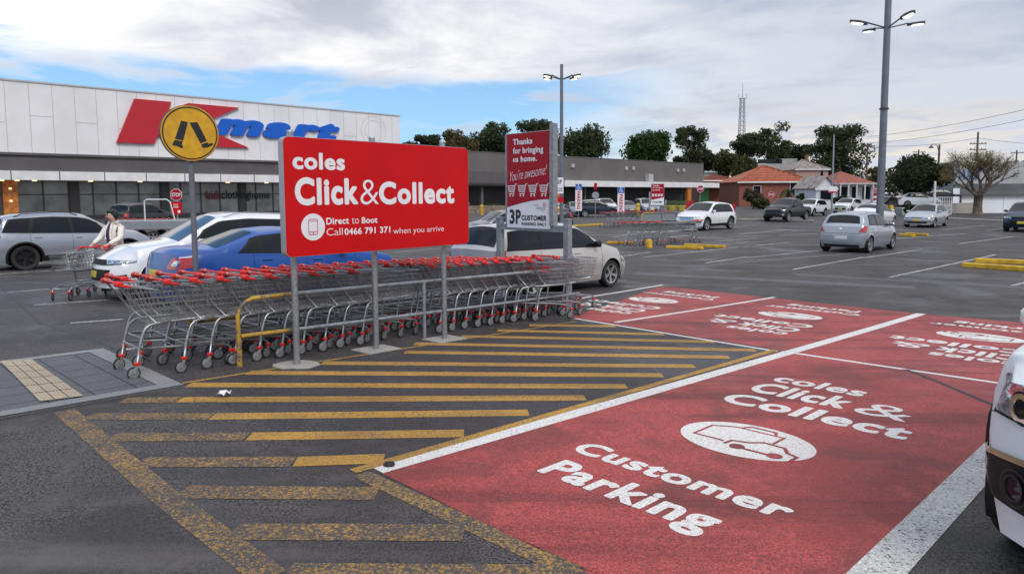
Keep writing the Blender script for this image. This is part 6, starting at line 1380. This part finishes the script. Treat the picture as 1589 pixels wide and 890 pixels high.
# the woman and the trolleys she pushes
WP = (wx(178, 15.1), 15.1)
f1 = Vector(G(90, 467)); f0 = Vector(WP); dr = (f1-f0); dist = dr.length; ang = math.atan2(dr.y, dr.x); dn = dr.normalized()
pose = dict(rhand=(.40, -.20, 1.0), lhand=(.40, .20, 1.0), relbow=(.12, -.27, 1.13), lelbow=(.12, .27, 1.13), turn=.05)
person('woman in a cream jacket over a purple top pushing two trolleys past the silver SUV', *WP, ang-.30, pose, 'coat_cream', 'top_purple', 'trousers_dark', 1.72)
for k in range(2):
    q = f0+dn*(.90+.60*k); trolley(TR, q.x, q.y, ang, ['inner of the two trolleys pushed by the woman, her hands on its handle', 'leading trolley of the two pushed by the woman'][k], 'trolleys pushed by the woman')
pose2 = dict(rhand=(.10, -.24, .86), lhand=(-.05, .24, .86), relbow=(-.02, -.25, 1.12), lelbow=(-.06, .25, 1.12), turn=0, step=.2)
person('distant pedestrian in pale grey clothes by the brown shops, right of the big red sign', wx(725, 66), 66, R(-60), pose2, 'coat_grey', None, 'coat_grey', 1.75)

# ------------------------------------------------------------------ the close white car cut by the right edge
def close_extra(o, panel, lowf, upf, acf, ff, rf):
    for s in (1, -1):
        g = lambda q, z: ff(s*q, z)
        panel('headlight', g, [(.46, .735), (.86, .775), (.95, .93), (.56, .89)], 'lamp_clear', .010, 20, 10)
        p = panel('headlight_rim', g, [(.445, .722), (.865, .762), (.875, .775), (.46, .735)], 'black_trim', .013, 20, 2)
        panel('indicator', g, [(.82, .79), (.865, .80), (.915, .90), (.87, .89)], 'lamp_amber', .015, 6, 6)
        mb = MB(); c = Vector(g(.66, .815)); d1 = (Vector(g(.68, .815))-c).normalized(); d2 = Vector((0, 0, 1)); n = d1.cross(d2)
        if n.x < 0: n = -n
        for r0, r1, h, mi in ((.0, .045, .020, 0), (.045, .068, .026, 1), (.068, .078, .018, 0)):
            v = [c+n*h+(d1*math.cos(a)+d2*math.sin(a))*r_ for r_ in (max(r0, .001), r1) for a in [2*math.pi*k/24 for k in range(24)]]; mb.add(v, [(k, (k+1) % 24, 24+(k+1) % 24, 24+k) for k in range(24)], mi)
        mb.build('projector_lens', ['glass', 'chrome'], o, smooth=True)
        panel('fog_bezel', g, [(.42, .34), (.82, .37), (.85, .565), (.46, .59)], 'black_trim', .010, 16, 10)
        panel('chrome_strip', g, [(.44, .59), (.86, .565), (.875, .59), (.425, .62)], 'chrome', .022, 16, 3); panel('chrome_strip', g, [(.835, .38), (.86, .38), (.877, .59), (.845, .59)], 'chrome', .020, 3, 10)
        mb = MB(); c = Vector(g(.66, .47))
        for r0, r1, h, mi in ((.001, .05, .02, 0), (.05, .06, .028, 1), (.075, .085, .022, 1)):
            v = [c+n*h+(d1*math.cos(a)+d2*math.sin(a))*r_ for r_ in (r0, r1) for a in [2*math.pi*k/24 for k in range(24)]]; mb.add(v, [(k, (k+1) % 24, 24+(k+1) % 24, 24+k) for k in range(24)], mi)
        mb.build('fog_lamp', ['glass', 'rubber'], o, smooth=True)
        panel('bumper_seam', lambda x, z: lowf(x, z, s), [(1.55, .708), (1.95, .712), (1.95, .716), (1.55, .712)], 'black_trim', .003, 10, 1)
CLOSE = BIGSUV(L=4.37, W=1.81, H=1.64, wb=2.67, fo=.86, wr=.345, gc=.20, fslope=.08, fy=.42, clad=.12, taper=.10, rails=None,
  top=[(-2.18, 1.0), (-2.12, 1.10), (-1.82, 1.48), (-1.2, 1.58), (-.3, 1.63), (.25, 1.58), (1.02, 1.14), (1.7, 1.06), (2.0, .99), (2.18, .92)], belt=[(-2.5, 1.0), (0, 1.0), (1.0, 1.0), (1.9, .93), (2.3, .88)],
  side=[(-1.72, -.95, -1.5, -.93), (-.90, .0, -.88, -.04), (.04, .92, .0, .54)], ws=(.28, 1.0), rg=(-1.84, -2.10), seams=[-.93, .02, .93], handles=[-.75, .2], mirror=.68,
  fdet=[('grille', 'black_trim', R4(-.5, .5, .66, .84)), ('lower_grille', 'black_trim', R4(-.5, .5, .30, .52)), ('number_plate', 'PLATE', R4(-.19, .19, .53, .65), False, .014)], extra=close_extra)
cc = make_car('suv', 'very close white SUV, only its headlight and front corner showing at the right edge', CLOSE, 'p_white')
put(cc, (1.95, -.88), (2.13, 3.10, 0), HD+math.pi-.13)
CC = cc
